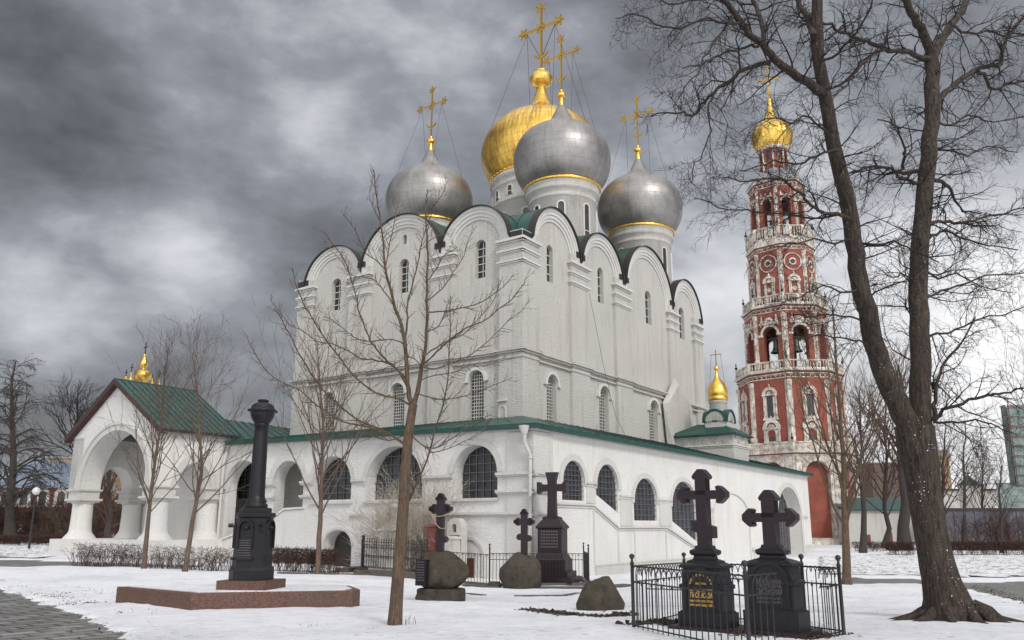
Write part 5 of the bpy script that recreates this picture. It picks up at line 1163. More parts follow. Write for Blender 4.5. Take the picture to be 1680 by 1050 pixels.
# ================= background, right =================
wl_=thing('white_outbuilding','long low white outbuilding with brown doors under a dark green grey roof behind the tree','building',P(1490,890,100)); Yo=100
zo=lambda y:Yz(1490,y,Yo); fr=Fr((P(1392,880,Yo).x,Yo,0),(1,0,0),(0,-1,0)); X=lambda px:P(px,870,Yo).x-P(1392,880,Yo).x
mb=MB(); box(mb,fr,0,X(1556),-1,zo(835),-8,0); mb.build('wall','plaster',wl_)
mb=MB(); mb.add([fr(-.3,zo(836),.4),fr(X(1556)+.3,zo(836),.4),fr(X(1556)+.3,zo(814),-6),fr(-.3,zo(814),-6)],[(0,1,2,3)]); box(mb,fr,-.3,X(1556)+.3,zo(838),zo(836),-.2,.38); mb.build('roof','seam_roof',wl_)
for a,b_,t_ in ((1455,1463,876),(1551.5,1559,874),(1420,1427,880),(1500,1508,878)): mb=MB(); box(mb,fr,X(a),X(b_),-.6,zo(t_)+.2,-.1,.06); mb.build('door','door_red',wl_)
dk=thing('dark_wall','long dark slate coloured wall with a rusty coping at the right edge','wall',P(1620,890,95)); Yk=95; zk=lambda y:Yz(1620,y,Yk)
fr=Fr((P(1554,880,Yk).x,Yk,0),(1,0,0),(0,-1,0)); Lk=P(1760,880,Yk).x-P(1554,880,Yk).x; mb=MB(); box(mb,fr,0,Lk,-1,zk(836),-6,0)
for k in range(14): box(mb,fr,1+1.2*k,1.12+1.2*k,-1,zk(836),-.1,.08)
mb.build('wall','dark_wall',dk); mb=MB(); box(mb,fr,-.3,Lk,zk(836),zk(833.5),-6.3,.3); mb.build('coping','maroon_trim',dk)
sw=thing('fortress_wall','stretch of pale whitewashed fortress wall with a rusty roof strip seen over the dark wall','wall',P(1600,850,140)); Yf=140; zf=lambda y:Yz(1600,y,Yf); fr=Fr((P(1520,850,Yf).x,Yf,0),(1,0,0),(0,-1,0)); Lf=P(1800,850,Yf).x-P(1520,850,Yf).x
mb=MB(); box(mb,fr,0,Lf,-1,zf(805),-3,0)
for k in range(24): slab(mb,fr,archhole(.4+1.3*k,1.3+1.3*k,zf(830),zf(817),.4),d0=.06)
mb.build('wall','plaster',sw); mb=MB(); box(mb,fr,-.4,Lf,zf(805),zf(802),-3.4,.4); mb.build('roof','maroon_trim',sw)
tt=thing('green_spire_tower','little white tower with a green tent roof and gold tip beyond the dark wall','tower',P(1592,830,130)); c_=P(1592,820,130); c_=V((c_.x,130,0)); zt_=lambda y:Yz(1592,y,130)
mb=MB(); lathe(mb,c_,[(1.6,-1),(1.6,zt_(800)),(1.8,zt_(799)),(1.8,zt_(797))],8,False); mb.build('wall','plaster',tt); mb=MB(); lathe(mb,c_,[(1.9,zt_(797)),(1.0,zt_(789)),(.1,zt_(779))],8,False); mb.build('roof','green_metal',tt); mb=MB(); lathe(mb,c_,[(0,zt_(780)),(.22,zt_(777.5)),(0,zt_(773))],10); mb.build('finial','gold',tt)
for nm,px0,px1,yt,Yd,mat,lab in (('brick_block',1432,1532,760,210,'brown_wall','brown apartment block with rows of windows behind the big forked tree'),('yellow_tower_block',1530,1562,740,230,'yellow_wall','narrow ochre tower block seen right of the big forked trunk')):
    t=thing(nm,lab,'building',P((px0+px1)/2,850,Yd)); z=lambda y:Yz(px0,y,Yd); x0=P(px0,800,Yd).x; Ld=P(px1,800,Yd).x-x0; fr=Fr((x0,Yd,0),(1,0,0),(0,-1,0)); mb=MB(); box(mb,fr,0,Ld,-1,z(yt),-10,0); mb.build('wall',mat,t); mb=MB(); box(mb,fr,-.2,Ld+.2,z(yt),z(yt-2),-10.2,.2); mb.build('roof','grey_roof',t)
    for i in range(5):
        for j in range(max(2,int(Ld/2.2))):
            mb=MB(); box(mb,fr,.6+2.1*j,1.5+2.1*j,z(yt+8+13*i)-1.1,z(yt+8+13*i),-.1,.05); mb.build('window','glass_dark',t)
sf=thing('scaffolded_tower','square tower wrapped in green scaffolding net at the right edge','tower',P(1680,850,105)); Yx=105; zx=lambda y:Yz(1680,y,Yx); fr=Fr((P(1668,800,Yx).x,Yx,0),(1,0.1,0),(0.1,-1,0))
mb=MB(); box(mb,fr,.25,9,-1,zx(668),-1.2,-.2); mb.build('tower','plaster',sf)
mb=MB(); slab(mb,fr,[(0,zx(800)),(0,zx(664)),(9,zx(664)),(9,zx(800))],d0=.1); slab(mb,Fr(fr(0,0,0),-fr.N,-fr.U),[(0,zx(800)),(0,zx(664)),(1,zx(664)),(1,zx(800))],d0=.1); mb.build('net','net_green',sf)
mb=MB()
for k in range(9): z=zx(668+16*k); tube(mb,[fr(-1.2+.3*(k%3),z,.3),fr(9,z,.3)],.06,5)
for s_ in (0,2.5,5): tube(mb,[fr(s_,-.6,.35),fr(s_,zx(655),.35)],.06,5)
mb.build('scaffold','rust_box',sf)
t=thing('netted_roof','low sloping roof draped in pale green netting below the scaffolded tower','roof',P(1660,850,100)); Yn=100; zn=lambda y:Yz(1660,y,Yn); fr=Fr((P(1640,800,Yn).x,Yn,0),(1,0,0),(0,-1,0)); 
mb=MB(); mb.add([fr(-1,zn(834),1),fr(12,zn(834),1),fr(12,zn(788),-6),fr(3,zn(788),-6)],[(0,1,2,3)]); mb.build('net','net_green',t); mb=MB(); box(mb,fr,0,12,-1,zn(836),-6,.8); mb.build('wall','dark_wall',t)
# ================= trees =================
def grow(mb,p,d,L_,r,lv,rnd,pr,n=None,tip=.25):
    """a twig as a bent tapering tube, with side twigs; lv = levels left"""
    n=n or (5 if lv else 3); pts=[V(p)]; d=V(d).normalized(); step=L_/n; dirs=[]
    for i in range(n):
        d=(d+V((rnd.gauss(0,1),rnd.gauss(0,1),rnd.gauss(0,1)))*pr['jit']+V((0,0,pr['up']))).normalized(); dirs.append(d); pts.append(pts[-1]+d*step)
    tube(mb,pts,[r*(1-(1-tip)*i/n) for i in range(n+1)],pr.get('sides',4) if r>.012 else 3,cap=False)
    if lv>0:
        k=pr['kids'][lv-1]; k=int(k)+(rnd.random()<k-int(k))
        for j in range(k):
            t=pr.get('t0',.2)+(1-pr.get('t0',.2))*(j+rnd.random())/max(1,k); t=min(t,.98); i=min(n-1,int(t*n)); q=pts[i].lerp(pts[i+1],t*n-i); dd=dirs[i]
            ax=dd.orthogonal().normalized(); ax=ax*math.cos(a:=rnd.uniform(0,2*PI))+dd.cross(ax)*math.sin(a)
            an=rnd.uniform(*pr['ang']); nd=dd*math.cos(an)+ax*math.sin(an)
            grow(mb,q,nd,L_*rnd.uniform(*pr['len'])*(1-.35*t),max(pr['rmin'],r*(1-.6*t)*pr['rr']),lv-1,rnd,pr)
def tracepx(px,Y,dY=0,sub=3,rnd=None,wob=0):
    """points of a limb from photograph positions: each gets a real depth (drifting by dY along the limb)"""
    n=len(px); pts=[]
    for i,q in enumerate(px):
        pts.append(P(q[0],q[1],Y+dY*(i/max(1,n-1))**1.2))
    out=[]
    for i in range(n-1):
        p0=pts[max(0,i-1)];p1=pts[i];p2=pts[i+1];p3=pts[min(n-1,i+2)]
        for k in range(sub):
            t=k/sub; out.append(.5*((2*p1)+(p2-p0)*t+(2*p0-5*p1+4*p2-p3)*t*t+(3*p1-p0-3*p2+p3)*t**3))
    out.append(pts[-1])
    if wob and rnd:
        for i in range(1,len(out)-1): out[i]=out[i]+V((rnd.gauss(0,wob),rnd.gauss(0,wob),rnd.gauss(0,wob)))
    return out
def limb(mb,pts,r0,r1,sides=8,pw=1.):
    n=len(pts); tube(mb,pts,[r0+(r1-r0)*(i/(n-1))**pw for i in range(n)],sides)
def sprout(mb,pts,r0,r1,every,L_,lv,rnd,pr,t0=.15,ang=(.5,1.1),flat=None):
    tot=sum((pts[i+1]-pts[i]).length for i in range(len(pts)-1)); acc=0;nxt=tot*t0
    for i in range(len(pts)-1):
        sg=(pts[i+1]-pts[i]); l=sg.length
        while nxt<acc+l:
            f=(nxt-acc)/l; q=pts[i]+sg*f; dd=sg.normalized(); t=nxt/tot; ax=dd.orthogonal().normalized(); a=rnd.uniform(0,2*PI); ax=ax*math.cos(a)+dd.cross(ax)*math.sin(a)
            if flat: ax=(ax-V((0,1,0))*ax.y*flat).normalized()
            an=rnd.uniform(*ang); nd=dd*math.cos(an)+ax*math.sin(an)
            grow(mb,q,nd,L_*rnd.uniform(.55,1.15)*(1-.45*t),max(pr['rmin'],min(.5*(r0+(r1-r0)*t),pr.get('rs',.03))),lv,rnd,pr); nxt+=every*rnd.uniform(.6,1.4)
        acc+=l
def S_(*a): return [tuple(a[i:i+2]) for i in range(0,len(a),2)]
# ---- big old forked tree, right
R=random.Random(11); YT=15.6
ot=thing('forked_tree','huge dark bare tree with two leaning trunks and spreading roots in the snow at right',"tree",ground(1560,1018))
mb=MB()
m=lambda px:px*YT/1361
base=tracepx([(1566,1022),(1556,985),(1545,950),(1536,915),(1527,870),(1518,820),(1512,775),(1505,735),(1500,700)],YT,0,3)
rr=[m(v) for v in (50,37,29.5,27,26,26,28.5,31,32)]; rad=[]
for i in range(len(rr)-1): rad+=[rr[i]+(rr[i+1]-rr[i])*k/3 for k in range(3)]
rad.append(rr[-1]); rad_t=list(rad); n=22; vs=[]
for i,(p,q) in enumerate(zip(base,rad)):
    h=i/(len(base)-1)
    for k in range(n):
        a=2*PI*k/n; fl=1+.16*math.exp(-h*9)*math.sin(a*5+1)+.05*NZ.noise(V((math.cos(a)*2,math.sin(a)*2,p.z*1.3)))+.02*NZ.noise(V((math.cos(a)*9,math.sin(a)*9,p.z*2)))
        vs.append(p+V((math.cos(a)*q*fl,math.sin(a)*q*fl*(.95),0)))
fs=[(i*n+k,i*n+(k+1)%n,(i+1)*n+(k+1)%n,(i+1)*n+k) for i in range(len(base)-1) for k in range(n)]
mb.add(vs,fs,None,True)
b0_=base[0]
for a,l,r_ in ((2.9,1.15,.10),(3.5,.9,.13),(4.2,.75,.14),(4.9,.7,.13),(5.5,.9,.14),(6.0,1.05,.15),(.3,.8,.12),(1.2,.6,.1),(2.2,.7,.1),(3.2,1.35,.06)):
    d=V((math.cos(a),math.sin(a),0)); pts=[]
    for k in range(7):
        t=k/6; q=V((b0_.x,YT,0))+d*(.32+l*t)+V((0,0,0)); q+=V((NZ.noise(V((a,t*3,0)))*.12,NZ.noise(V((a,t*3,4)))*.12,0)); q.z=gz(q.x,q.y)+.30*(1-t)**2.2-.02; pts.append(q)
    tube(mb,pts,[r_*(1-.72*k/6) for k in range(7)],7)
trunk=mb.build('trunk','bark_old',ot)
def wood(pts,r0,r1,sides=10,pw=1.,nm='limb',mat='bark_old',par=None):
    mb=MB(); limb(mb,pts,r0,r1,sides,pw); return mb.build(nm,mat,par or ot)
LS_=tracepx(S_(1508,730,1488,692,1463,640,1445,600,1427,535,1410,460,1400,395,1388,320,1368,240,1355,165,1344,95,1340,0,1336,-70),YT-.02,-1.6,3,R,.012)
RS_=tracepx(S_(1508,735,1510,690,1509,600,1508,520,1507,440,1514,350,1521,280,1529,200,1529,120,1527,90),YT+.05,1.2,3,R,.012)
wood(LS_,m(19.5),m(8),14); wood(RS_,m(18),m(13),14)
limbs=[ # (px points, depth at root, depth drift, r0 px, r1 px)
 (S_(1352,155,1310,125,1285,108,1262,88,1242,66,1212,32,1184,-5,1160,-50),14.2,-1.8,9,4),
 (S_(1262,88,1254,68,1247,30,1236,0,1225,-60),13.8,.8,6,3.5),
 (S_(1335,60,1325,30,1312,8,1300,-40),14.1,1.4,7,4),
 (S_(1263,102,1223,112,1195,132,1170,152,1150,172,1137,190,1110,183,1068,190),13.7,-.6,4.5,1.2),
 (S_(1244,76,1222,80,1194,86,1172,96,1151,108,1120,112),13.6,-1.2,3,1.0),
 (S_(1527,95,1518,60,1504,38,1490,8,1478,-50),16.8,-.9,10,6),
 (S_(1529,95,1545,62,1566,33,1583,8,1605,-50),16.8,1.4,9,6),
 (S_(1528,98,1500,90,1480,85,1451,80,1430,70,1408,62,1385,52,1361,42,1340,35,1310,45),16.7,-2.2,5.5,1.8),
 (S_(1451,82,1425,95,1400,120,1385,145,1360,160),16.0,-1.4,3,1.1),
 (S_(1527,182,1550,152,1566,138,1585,125,1604,114,1622,108,1642,106,1646,78,1660,52,1690,15),16.7,1.8,6.5,3),
 (S_(1604,116,1618,128,1628,148,1650,138,1685,132),17.4,1.0,4,2),
 (S_(1518,282,1485,283,1460,276,1423,276,1400,282,1370,300),16.5,-1.6,4.2,1.1),
 (S_(1482,278,1484,258,1484,243,1475,222,1468,205,1440,196),16.2,-1.6,3,1.0),
 (S_(1518,300,1490,296,1470,287,1462,270),16.4,-.8,3.5,1),
 (S_(1525,292,1545,300,1560,312,1568,330,1580,345,1610,350),16.4,1.5,4.5,1.2),
 (S_(1526,368,1550,364,1575,367,1610,358,1647,350,1690,335),16.2,1.6,3.5,1.2),
 (S_(1520,396,1535,385,1551,380,1585,392,1620,402,1670,410),16.1,2.2,3,1.1),
 (S_(1392,358,1360,350,1342,343,1327,330,1313,319,1298,305,1285,295,1262,290,1230,297,1185,292),14.6,-2.2,3.6,1.0),
 (S_(1386,352,1330,358,1280,350,1225,345,1180,338,1140,326),14.6,-1.0,2.2,.8),
 (S_(1372,245,1340,255,1310,270,1280,262,1250,270,1215,280),14.4,-1.8,2.6,.9),
 (S_(1365,228,1345,205,1322,190,1300,200,1270,195,1235,205),14.4,-2.4,2.6,.9),
 (S_(1405,398,1440,402,1465,398,1500,410,1540,430),15.0,-1.0,2.8,1),
 (S_(1398,390,1370,400,1335,395,1295,400,1262,405),14.8,-1.4,2.2,.8),
 (S_(1412,470,1385,480,1350,470,1310,485,1280,500),15,-1.6,2.2,.8),
 (S_(1425,530,1395,520,1360,515,1325,520,1285,510),15.2,-1.0,2.2,.8),
 (S_(1436,570,1410,560,1380,555,1345,548,1310,560),15.2,-1.3,2.0,.8),
 (S_(1531,690,1533,665,1536,636,1543,612,1552,590,1578,560,1600,520),15.7,.8,4.5,1.2),
 (S_(1531,688,1550,672,1593,655,1620,650,1639,648,1665,640,1700,628),15.6,-1.2,3.6,1.2),
 (S_(1531,692,1560,692,1600,690,1640,700,1670,715),15.6,-.8,2.4,.8),
 (S_(1511,560,1535,548,1570,540,1610,520,1650,515,1690,500),15.9,1.2,2.6,.9),
 (S_(1510,500,1535,480,1570,470,1615,450,1660,452,1700,440),15.9,1.4,2.6,.9),
 (S_(1512,440,1540,455,1570,450,1610,470,1660,480),16,1.8,2.4,.8),
 (S_(1505,470,1485,450,1465,455,1440,440),16,-1.0,2,.8),
 (S_(1560,40,1590,55,1620,50,1655,60,1700,50),17,1.4,3,1.2),
 (S_(1345,100,1375,85,1400,60,1420,25,1440,-20),14.1,-1.6,3,1.2),
 (S_(1352,150,1380,140,1405,110,1430,90,1460,60),14.2,-1.2,2.8,1),
 (S_(1533,200,1560,205,1590,190,1630,200,1680,190),16.6,1.6,2.6,1),
 (S_(1524,250,1550,245,1585,255,1620,240,1670,250),16.6,1.4,2.4,.9),
 (S_(1225,30,1190,40,1150,30,1110,45,1075,40,1040,20,1010,30),13,-1.0,3,.9),
 (S_(1190,5,1150,-5,1110,5,1075,-5,1040,0),12.8,-.8,2.6,.9),
 (S_(1205,22,1180,60,1160,85,1145,120,1125,140,1105,175),12.9,-1.0,2.4,.8),
 (S_(1172,150,1160,185,1165,215,1155,250,1140,270,1135,300),13.2,-.6,2,.7),
]
PR=dict(jit=.24,up=-.025,kids=(3.8,5.8,4),ang=(.45,1.15),len=(.42,.75),rr=.58,rmin=.0036,sides=4,rs=.020,t0=.12)
tw=MB()
for i,(px_,Y_,dY,r0,r1) in enumerate(limbs):
    pts=tracepx(px_,Y_,dY,3,R,.018); k=Y_/1361
    wood(pts,r0*k,r1*k,8,.8,'branch')
    sprout(tw,pts,r0*k,r1*k,.20,1.25,2,R,PR,.10)
sprout(tw,LS_,.2,.1,.28,1.6,2,R,PR,.30,(.8,1.4)); sprout(tw,RS_,.2,.1,.28,1.6,2,R,PR,.18,(.8,1.4))
tw.build('twigs','twig_dark',ot)
# ---- young tree, centre
R=random.Random(5); YS=14.85; k=YS/1361
yt=thing('young_tree','young brown tree with a forked trunk and wide bare branches in front of the gallery',"tree",ground(648,1028))
TR=tracepx(S_(647,1034,650,990,655,920,662,830,666,760,672,700,678,664),YS,.3,3); mb=MB()
rr=[13,10.8,9.8,9.2,8.6,7.8,7.4]; rad=[]
for i in range(6): rad+=[(rr[i]+(rr[i+1]-rr[i])*j/3)*k for j in range(3)]
rad.append(rr[-1]*k); tube(mb,TR,rad,12); 
mb.build('trunk','bark_young',yt)
PYT=dict(jit=.07,up=.05,kids=(2.0,2.4),ang=(.45,.85),len=(.35,.6),rr=.6,rmin=.0045,sides=4,rs=.009,t0=.2)
yl=[ (S_(678,668,670,640,668,610,664,560,655,525,646,496,638,466,632,440,628,400,622,350,617,315,613,278),-.3,7,1.3),
 (S_(678,668,688,630,692,600,697,578,700,545,700,492,701,440,700,380,697,340,702,310),.4,7,1.2),
 (S_(664,560,668,530,668,500,676,470,682,445,688,420,694,390,716,330),-.2,2.8,1),
 (S_(632,440,640,400,648,360,655,330),.3,2,.8),
 (S_(672,664,655,654,632,650,610,640,580,616,560,590,540,564,520,535,500,500,486,470,480,440),-.9,3.2,.9),
 (S_(670,640,655,610,636,592,622,578,608,560,596,530,588,505,580,470,562,420,545,400,532,380),-.7,3.0,.9),
 (S_(668,625,650,604,636,596,612,590,592,588,570,575,545,565,520,560,500,545,475,532,462,516,443,490),.4,2.6,.8),
 (S_(676,742,655,722,625,704,590,690,560,668,530,640,508,608,488,575,470,540,460,520,450,505),-1.0,3.4,.9),
 (S_(676,738,640,715,600,700,560,690,520,665,492,640,468,630,440,612,425,590,412,570,404,548),.7,3.0,.8),
 (S_(664,566,650,558,630,557,605,560,585,555,570,545,545,525,530,520),-.9,2.0,.8),
 (S_(646,500,630,478,614,460,600,455,578,452,560,430,540,405,530,395),.7,2.0,.7),
 (S_(632,442,615,425,600,415,590,395,575,365,563,352),-.5,1.8,.7),
 (S_(690,598,704,590,722,572,740,556,765,538,800,522,820,505,840,490,855,470,864,455),-.7,3.0,.8),
 (S_(695,585,715,570,732,560,760,548,788,520,808,496,816,476,822,460),.8,2.4,.8),
 (S_(692,602,715,605,740,596,768,584,800,560,830,530,855,510,868,492),.5,2.4,.7),
 (S_(704,512,730,511,756,505,785,498,808,484,830,466,843,450),-.5,2.2,.7),
 (S_(701,494,718,480,736,460,748,440,762,420,768,395,780,372),.7,2.2,.7),
 (S_(701,460,716,440,728,420,744,410,750,405),-.8,1.8,.7),
 (S_(683,645,705,652,728,655,756,652,790,640,815,630,840,620),-.9,2.0,.6),
 (S_(688,625,712,616,740,612,770,600,795,600,830,590,848,588),.8,1.8,.6),
 (S_(668,705,690,728,712,735,740,720,768,700,790,690,805,680),-.6,2.2,.7),
 (S_(660,850,675,812,690,780,704,740,716,700,728,660,735,620,738,560,739,500,740,485),-.5,3.2,1.0),
 (S_(704,742,730,738,760,725,788,708,806,690),.3,1.8,.6),
 (S_(667,712,640,722,612,716,590,705,560,712,535,700),.8,1.8,.6),
 (S_(700,400,712,390,728,385,745,384),.5,1.5,.6),(S_(698,360,710,340,724,322,735,296),-.4,1.5,.6),(S_(622,360,612,340,606,318,612,290),.3,1.4,.6),
 (S_(700,545,720,535,730,512,738,490),-.9,1.8,.6),(S_(690,600,675,585,660,590,640,600,620,610),.9,1.8,.6)]
tw=MB()
for px_,dY,r0,r1 in yl:
    pts=tracepx(px_,YS+.3,dY*1.6,3,R,.006); wood(pts,r0*k*.66,r1*k*.66,6,.8,'branch','bark_young' if r0>2.5 else 'bark_reddish',yt); sprout(tw,pts,r0*k,r1*k,.095,.42,1,R,PYT,.15,(.5,.95))
tw.build('twigs','bark_reddish',yt)
# ---- generic bare tree with a real crown
def tree(name,label,px,py,Yd,topy,lean,trunk_r,crown,mat,seed,group=None,up=.07,nb=14,fork=.35,lv=2,L1=.42,ang=(.35,.75),droop=0,twigmat=None,kids=(3,4),path=None,rmin=.007,jit=.09):
    R=random.Random(seed); g=P(px,py,Yd); g.z=gz(g.x,g.y); t=thing(name,label,'tree',g,group); top=P(px+lean,topy,Yd); H=top.z-g.z
    pts=tracepx(path,Yd,0,3,R,.01) if path else [g.lerp(top,i/8)+V((R.gauss(0,.01*H),R.gauss(0,.01*H),0))*(1 if 0<i else 0) for i in range(9)]
    if path: pts[0]=V((pts[0].x,pts[0].y,gz(pts[0].x,pts[0].y)-.05))
    mb=MB(); n=len(pts); tube(mb,pts,[trunk_r*(1.25 if i==0 else 1)*(1-.86*(i/(n-1))**.9) for i in range(n)],9); mb.build('trunk',mat,t)
    pr=dict(jit=jit,up=up,kids=kids,ang=(.35,.85),len=(.38,.65),rr=.6,rmin=rmin,sides=4,t0=.2); cr=MB(); tw=MB()
    for j in range(nb):
        f=fork+(1-fork)*(j+R.random()*.6)/nb; i=min(n-2,int(f*(n-1))); q=pts[i].lerp(pts[i+1],f*(n-1)-i); a=2.4*j+R.uniform(-.4,.4); an=R.uniform(*ang)
        d=V((math.sin(an)*math.cos(a),math.sin(an)*math.sin(a),math.cos(an))); L_=H*L1*(1.15-.75*(f-fork)/(1-fork))*R.uniform(.8,1.15)*crown
        br=MB(); r0=trunk_r*(1-.8*f)*.36
        grow(tw,q,d,L_,r0,lv,R,pr,8,.15)
    tw.build('crown',twigmat or mat,t); return t
tree('sapling','left of the two thin saplings rising from the hedge before the porch',236,936,35.9,590,28,.115,1.0,'bark_reddish',3,'young bare saplings before the church',nb=34,fork=.26,L1=.48,path=S_(236,936,240,880,247,820,254,760,262,710,268,650,272,600),lv=2,kids=(3.5,4),ang=(.3,.85))
tree('sapling','right and leaning one of the two thin saplings rising from the hedge before the porch',303,941,34.5,570,15,.115,1.0,'bark_reddish',4,'young bare saplings before the church',nb=34,fork=.26,L1=.48,path=S_(303,941,312,880,322,820,331,770,327,700,322,640,318,590),lv=2,kids=(3.5,4),ang=(.3,.85))
tree('sapling','upright sapling between the black column and the forked young tree, by the clipped hedge',521,944,35.9,520,0,.13,1.0,'bark_reddish',6,'young bare saplings before the church',nb=36,fork=.24,L1=.50,path=S_(521,944,524,880,527,810,528,750,530,690,525,630,520,560),lv=2,kids=(3.5,4),ang=(.3,.9))
tree('sapling','pale lit sapling just behind the right end of the near railing before the red arch',1390,962,33.5,420,-25,.19,1.0,'bark_young',8,'young bare saplings before the church',nb=26,fork=.22,L1=.42,path=S_(1390,962,1388,900,1386,830,1384,760,1380,700,1372,600,1366,500),lv=2,kids=(3.5,4.5),ang=(.35,.95))
tree('far_tree','dark slender tree standing between the pale sapling and the white outbuilding',1416,906,72,640,-6,.30,.9,'twig_grey',9,'bare trees behind the path',nb=22,fork=.3,twigmat='twig_red',kids=(4,5),rmin=.012)
tree('far_tree','thick dark trunk in front of the white outbuilding left of the forked tree',1484,897,80,600,-8,.62,1.0,'twig_grey',10,'bare trees behind the path',nb=26,fork=.35,twigmat='twig_red',kids=(4,5),rmin=.014)
tree('far_tree','bushy reddish bare tree just right of the forked trunk before the ochre block',1545,896,84,690,5,.28,1.1,'twig_grey',12,'bare trees behind the path',nb=26,fork=.2,up=.0,twigmat='twig_red',kids=(5,5),rmin=.014)
tree('far_tree','thin tree with drooping twigs over the white fortress wall',1582,893,95,690,0,.25,1.0,'twig_grey',13,'bare trees behind the path',nb=24,fork=.3,up=-.10,kids=(5,6),rmin=.013)
tree('far_tree','twiggy red brown tree between the pale sapling and the forked tree, before the brown block',1450,897,88,650,4,.30,1.15,'twig_grey',22,'bare trees behind the path',nb=34,fork=.18,twigmat='twig_red',kids=(6,6),rmin=.014,ang=(.4,1.0))
tree('far_tree','low twiggy tree over the dark wall between the drooping tree and the slim one',1612,894,100,735,0,.22,1.1,'twig_grey',23,'bare trees behind the path',nb=28,fork=.2,twigmat='twig_red',kids=(5,6),rmin=.014)
tree('far_tree','slim straight young tree in front of the dark wall',1643,899,70,745,-2,.16,.8,'twig_grey',14,'bare trees behind the path',nb=18,fork=.25,kids=(4,4),rmin=.010)
tree('far_tree','bare tree high at the right edge above the scaffolded tower',1700,893,120,560,-8,.40,1.0,'twig_grey',15,'bare trees behind the path',nb=24,fork=.3,kids=(4,5),rmin=.02)
tree('far_tree','big dark tree with fine hanging twigs at the left edge',18,886,78,592,4,.5,1.0,'twig_grey',16,'bare trees by the red palace',nb=44,fork=.15,L1=.30,up=-.16,kids=(8,8),rmin=.012,ang=(.3,1.0),jit=.13)
tree('far_tree','dark tree leaning in from the left edge in front of the blue grey roof',-22,886,66,620,10,.45,1.1,'twig_grey',17,'bare trees by the red palace',nb=16,fork=.35,L1=.28,up=-.08,kids=(6,7),rmin=.011,ang=(.5,1.2),jit=.14)
tree('far_tree','dark spreading tree behind the left eave of the porch',128,884,98,655,-2,.5,1.2,'twig_dark',18,'bare trees by the red palace',nb=26,fork=.5,L1=.36,kids=(6,7),rmin=.016,ang=(.6,1.2),jit=.15)
tree('far_tree','dark twiggy tree standing behind the porch and seen through its big arch',180,884,72,690,0,.3,1.1,'twig_grey',21,'bare trees by the red palace',nb=34,fork=.12,twigmat='twig_red',kids=(6,6),rmin=.013,ang=(.4,1.1),jit=.14)
# ---- shrubs and hedges
def shrub(name,label,cat_,px,py,Yd,w,h,n,mat,seed,group=None,lv=2,kids=(3,4),spread=.6,rmin=.006,r=.018,up=.03,kind=None,jit=.12):
    R=random.Random(seed); g=P(px,py,Yd); g.z=gz(g.x,g.y); mb=MB(); pr=dict(jit=jit,up=up,kids=kids,ang=(.3,.8),len=(.4,.7),rr=.62,rmin=rmin,sides=3,t0=.15)
    for i in range(n):
        q=g+V((R.uniform(-w/2,w/2),R.uniform(-.45,.45)*min(w,2),0)); q.z=gz(q.x,q.y)-.02; a=R.uniform(0,2*PI); an=abs(R.gauss(0,spread)); an=min(an,1.1); d=V((math.sin(an)*math.cos(a),math.sin(an)*math.sin(a)*.7,math.cos(an)))
        grow(mb,q,d,h*R.uniform(.65,1.1),r,lv,R,pr)
    o=mb.build(name,mat); return tag(o,label,cat_,group)
def hedge(label,x0,x1,y,Yd,h,depth,dens,mat,seed,dense_top=0,rmin=.006,group='hedges'):
    R=random.Random(seed); a,b_=P(x0,y,Yd),P(x1,y,Yd); L_=(b_-a).length; mb=MB(); pr=dict(jit=.16,up=.05,kids=(3,3),ang=(.35,.8),len=(.4,.7),rr=.65,rmin=rmin,sides=3,t0=.15)
    for i in range(int(L_*dens)):
        q=a.lerp(b_,R.random()); q.y+=R.uniform(-depth/2,depth/2); q.z=gz(q.x,q.y)-.02; d=V((R.gauss(0,.3),R.gauss(0,.3),1)); grow(mb,q,d,h*R.uniform(.6,.95),.010,1,R,pr)
    if dense_top:
        for i in range(int(L_*dense_top)):
            q=a.lerp(b_,R.random()); q.y+=R.uniform(-depth/2,depth/2); q.z=gz(q.x,q.y)+h*R.uniform(.35,.95); d=V((R.gauss(0,1),R.gauss(0,1),R.uniform(-.2,1))).normalized()
            tube(mb,[q,q+d*R.uniform(.1,.26)],[rmin*1.3,rmin*.6],3,False)
    o=mb.build('hedge',mat); return tag(o,label,'hedge',group)
hedge('sparse bare hedge of thin stems in front of the porch plinth, left of both saplings',122,230,930,37.0,1.0,.7,60,'twig_red',1,260)
hedge('sparse bare hedge of thin stems between the two saplings and the black column',242,384,935,36.2,1.0,.7,55,'twig_red',2,200)
hedge('dense clipped brown red hedge right of the black column',446,552,938,37.0,1.05,.9,60,'twig_red',3,1300,.007)
hedge('sparse tuft of hedge stems at the right end of the clipped hedge',540,560,940,36.2,.9,.5,40,'twig_red',31,20)
hedge('long clipped reddish hedge beyond the road, right of the forked tree',1555,1760,909,66,1.15,1.0,30,'twig_red',4,700,.013)
hedge('short clipped reddish hedge beyond the road, left of the forked tree',1455,1500,908,66,1.1,1.0,30,'twig_red',5,700,.013)
hedge('low thin hedge before the white outbuilding and the bell tower foot',1400,1450,902,76,.9,.9,30,'twig_red',6,260,.013)
hedge('low clipped hedge at the foot of the far left bushes',-60,114,888,72,.95,1.0,20,'twig_red',7,520,.014)
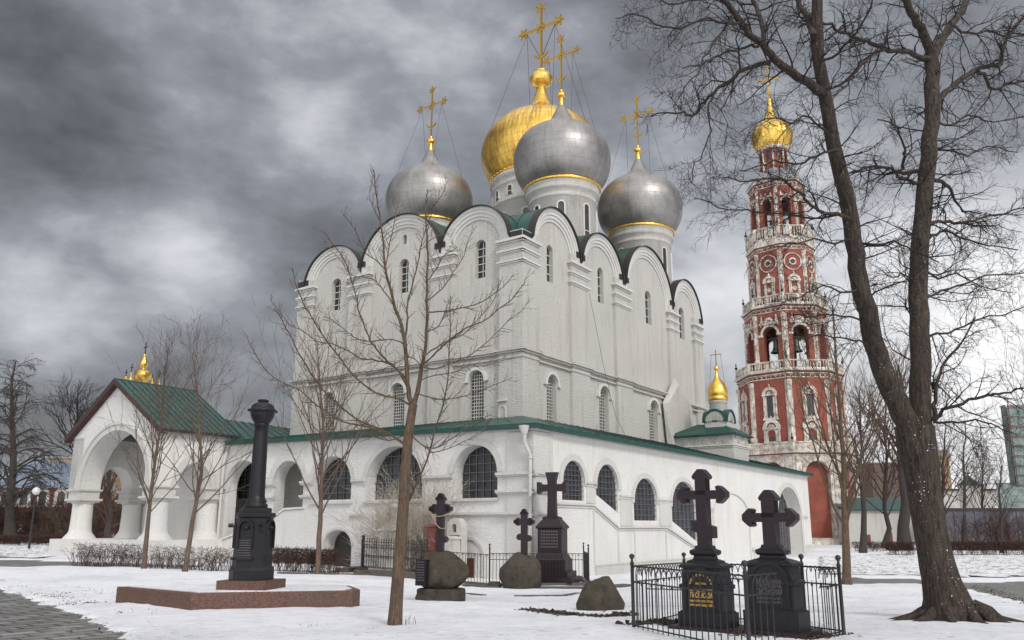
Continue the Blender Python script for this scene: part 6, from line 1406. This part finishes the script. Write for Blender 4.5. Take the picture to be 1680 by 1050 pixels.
for i,(px,py,Yd,w,h,lab) in enumerate(((20,884,86,7,4.0,'tangled brown shrub before the red palace, at the left edge'),(70,884,84,6,3.8,'tangled brown shrub right of the park lamp'),(110,884,82,5,3.4,'tangled brown shrub next to the left pillar of the porch'),(172,882,84,6,4.6,'tangled brown shrub seen through the big porch arch'),(225,882,90,6,4.5,'tangled brown shrub behind the inner porch pillar'),(-25,884,80,6,4.2,'tangled brown shrub cut by the left edge of the picture'))):
    shrub('shrub',lab,'shrub',px,py,Yd,w,h,60,'twig_red' if i%2 else 'bark_reddish',40+i,'brown shrubs by the red palace',2,(6,7),.55,.016,.04,.01)
shrub('shrub','big frosted pale twiggy bush behind the ornamental railing against the gallery wall','shrub',682,918,37.5,3.0,3.6,90,'frost_twig',51,None,2,(6,7),.60,.008,.02,.0)
shrub('shrub','reddish bare shrub in front of the dark wall','shrub',1610,898,80,5,3.6,40,'twig_red',52,'shrubs by the dark wall',2,(6,6),.5,.013,.03,.01)
shrub('shrub','reddish bare shrub before the dark wall near the right edge','shrub',1665,898,80,4,3.2,30,'twig_red',53,'shrubs by the dark wall',2,(6,6),.5,.013,.03,.01)
# thin weeds at the foot of the young tree and in the railing
for (px,py,n,seed,lab) in ((668,1028,14,71,'few thin dry weeds at the foot of the forked young tree'),(1215,1046,40,72,'dry weeds between the two black tombs'),(1345,1040,26,73,'dry weeds in the right corner of the near railing')):
    g=ground(px,py); R=random.Random(seed); mb=MB()
    for i in range(n):
        q=g+V((R.gauss(0,.10),R.gauss(0,.12),0)); q.z=gz(q.x,q.y); tube(mb,[q,q+V((R.gauss(0,.03),R.gauss(0,.03),R.uniform(.06,.2)))],[.004,.002],3,False)
    tag(mb.build('dry_weeds','bark_young'),lab,'weeds',kind='stuff')

# snow caught in the bark of the forked tree
R=random.Random(77); mb=MB()
for (x0,y0,sx_,sy_,n) in ((1503,810,12,26,60),(1510,735,8,14,16),(1548,935,14,22,24),(1530,985,18,22,30),(1580,990,16,16,50),(1495,700,8,20,20)):
    for i in range(n//2):
        x_,y_=x0+R.gauss(0,sx_*.6),y0+R.gauss(0,sy_*.6); j=min(range(len(base)),key=lambda j:abs(base[j].z-P(x_,y_,YT).z)); c_=base[j]; r_=rad_t[j]
        dx=P(x_,y_,YT).x-c_.x
        if abs(dx)>r_*.93: continue
        q=V((c_.x+dx,c_.y-math.sqrt(r_*r_-dx*dx)*.97,P(x_,y_,YT).z)); s_=R.uniform(.004,.012)
        d=[V((R.gauss(0,1),R.gauss(0,.5),R.gauss(0,1)))*s_ for _ in range(5)]; mb.add([q+v for v in d],[(0,1,2),(0,2,3),(1,3,4),(0,3,4),(1,2,4)])
sn=mb.build('snow_flecks','snow',ot); sn['kind']='stuff'
heap('earth_clods',[(-60,945),(0,958),(45,966),(110,985),(170,995),(230,1000)],.30,.035,1500,9,'scattered dark clods and dead leaves in the trodden snow along the paving','debris')
heap('earth_clods',[(130,962),(180,985),(220,1000),(240,1048)],.45,.028,700,10,'sparse dark crumbs in the snow left of the granite terrace','debris')
heap('earth_clods',[(1600,960),(1640,975),(1690,995)],.25,.03,500,12,'dark crumbs along the edge of the road at right','debris')
heap('earth_clods',[(350,1010),(560,1030),(760,1035),(900,1030)],.5,.016,700,13,'tiny dark crumbs scattered over the near snow','debris')
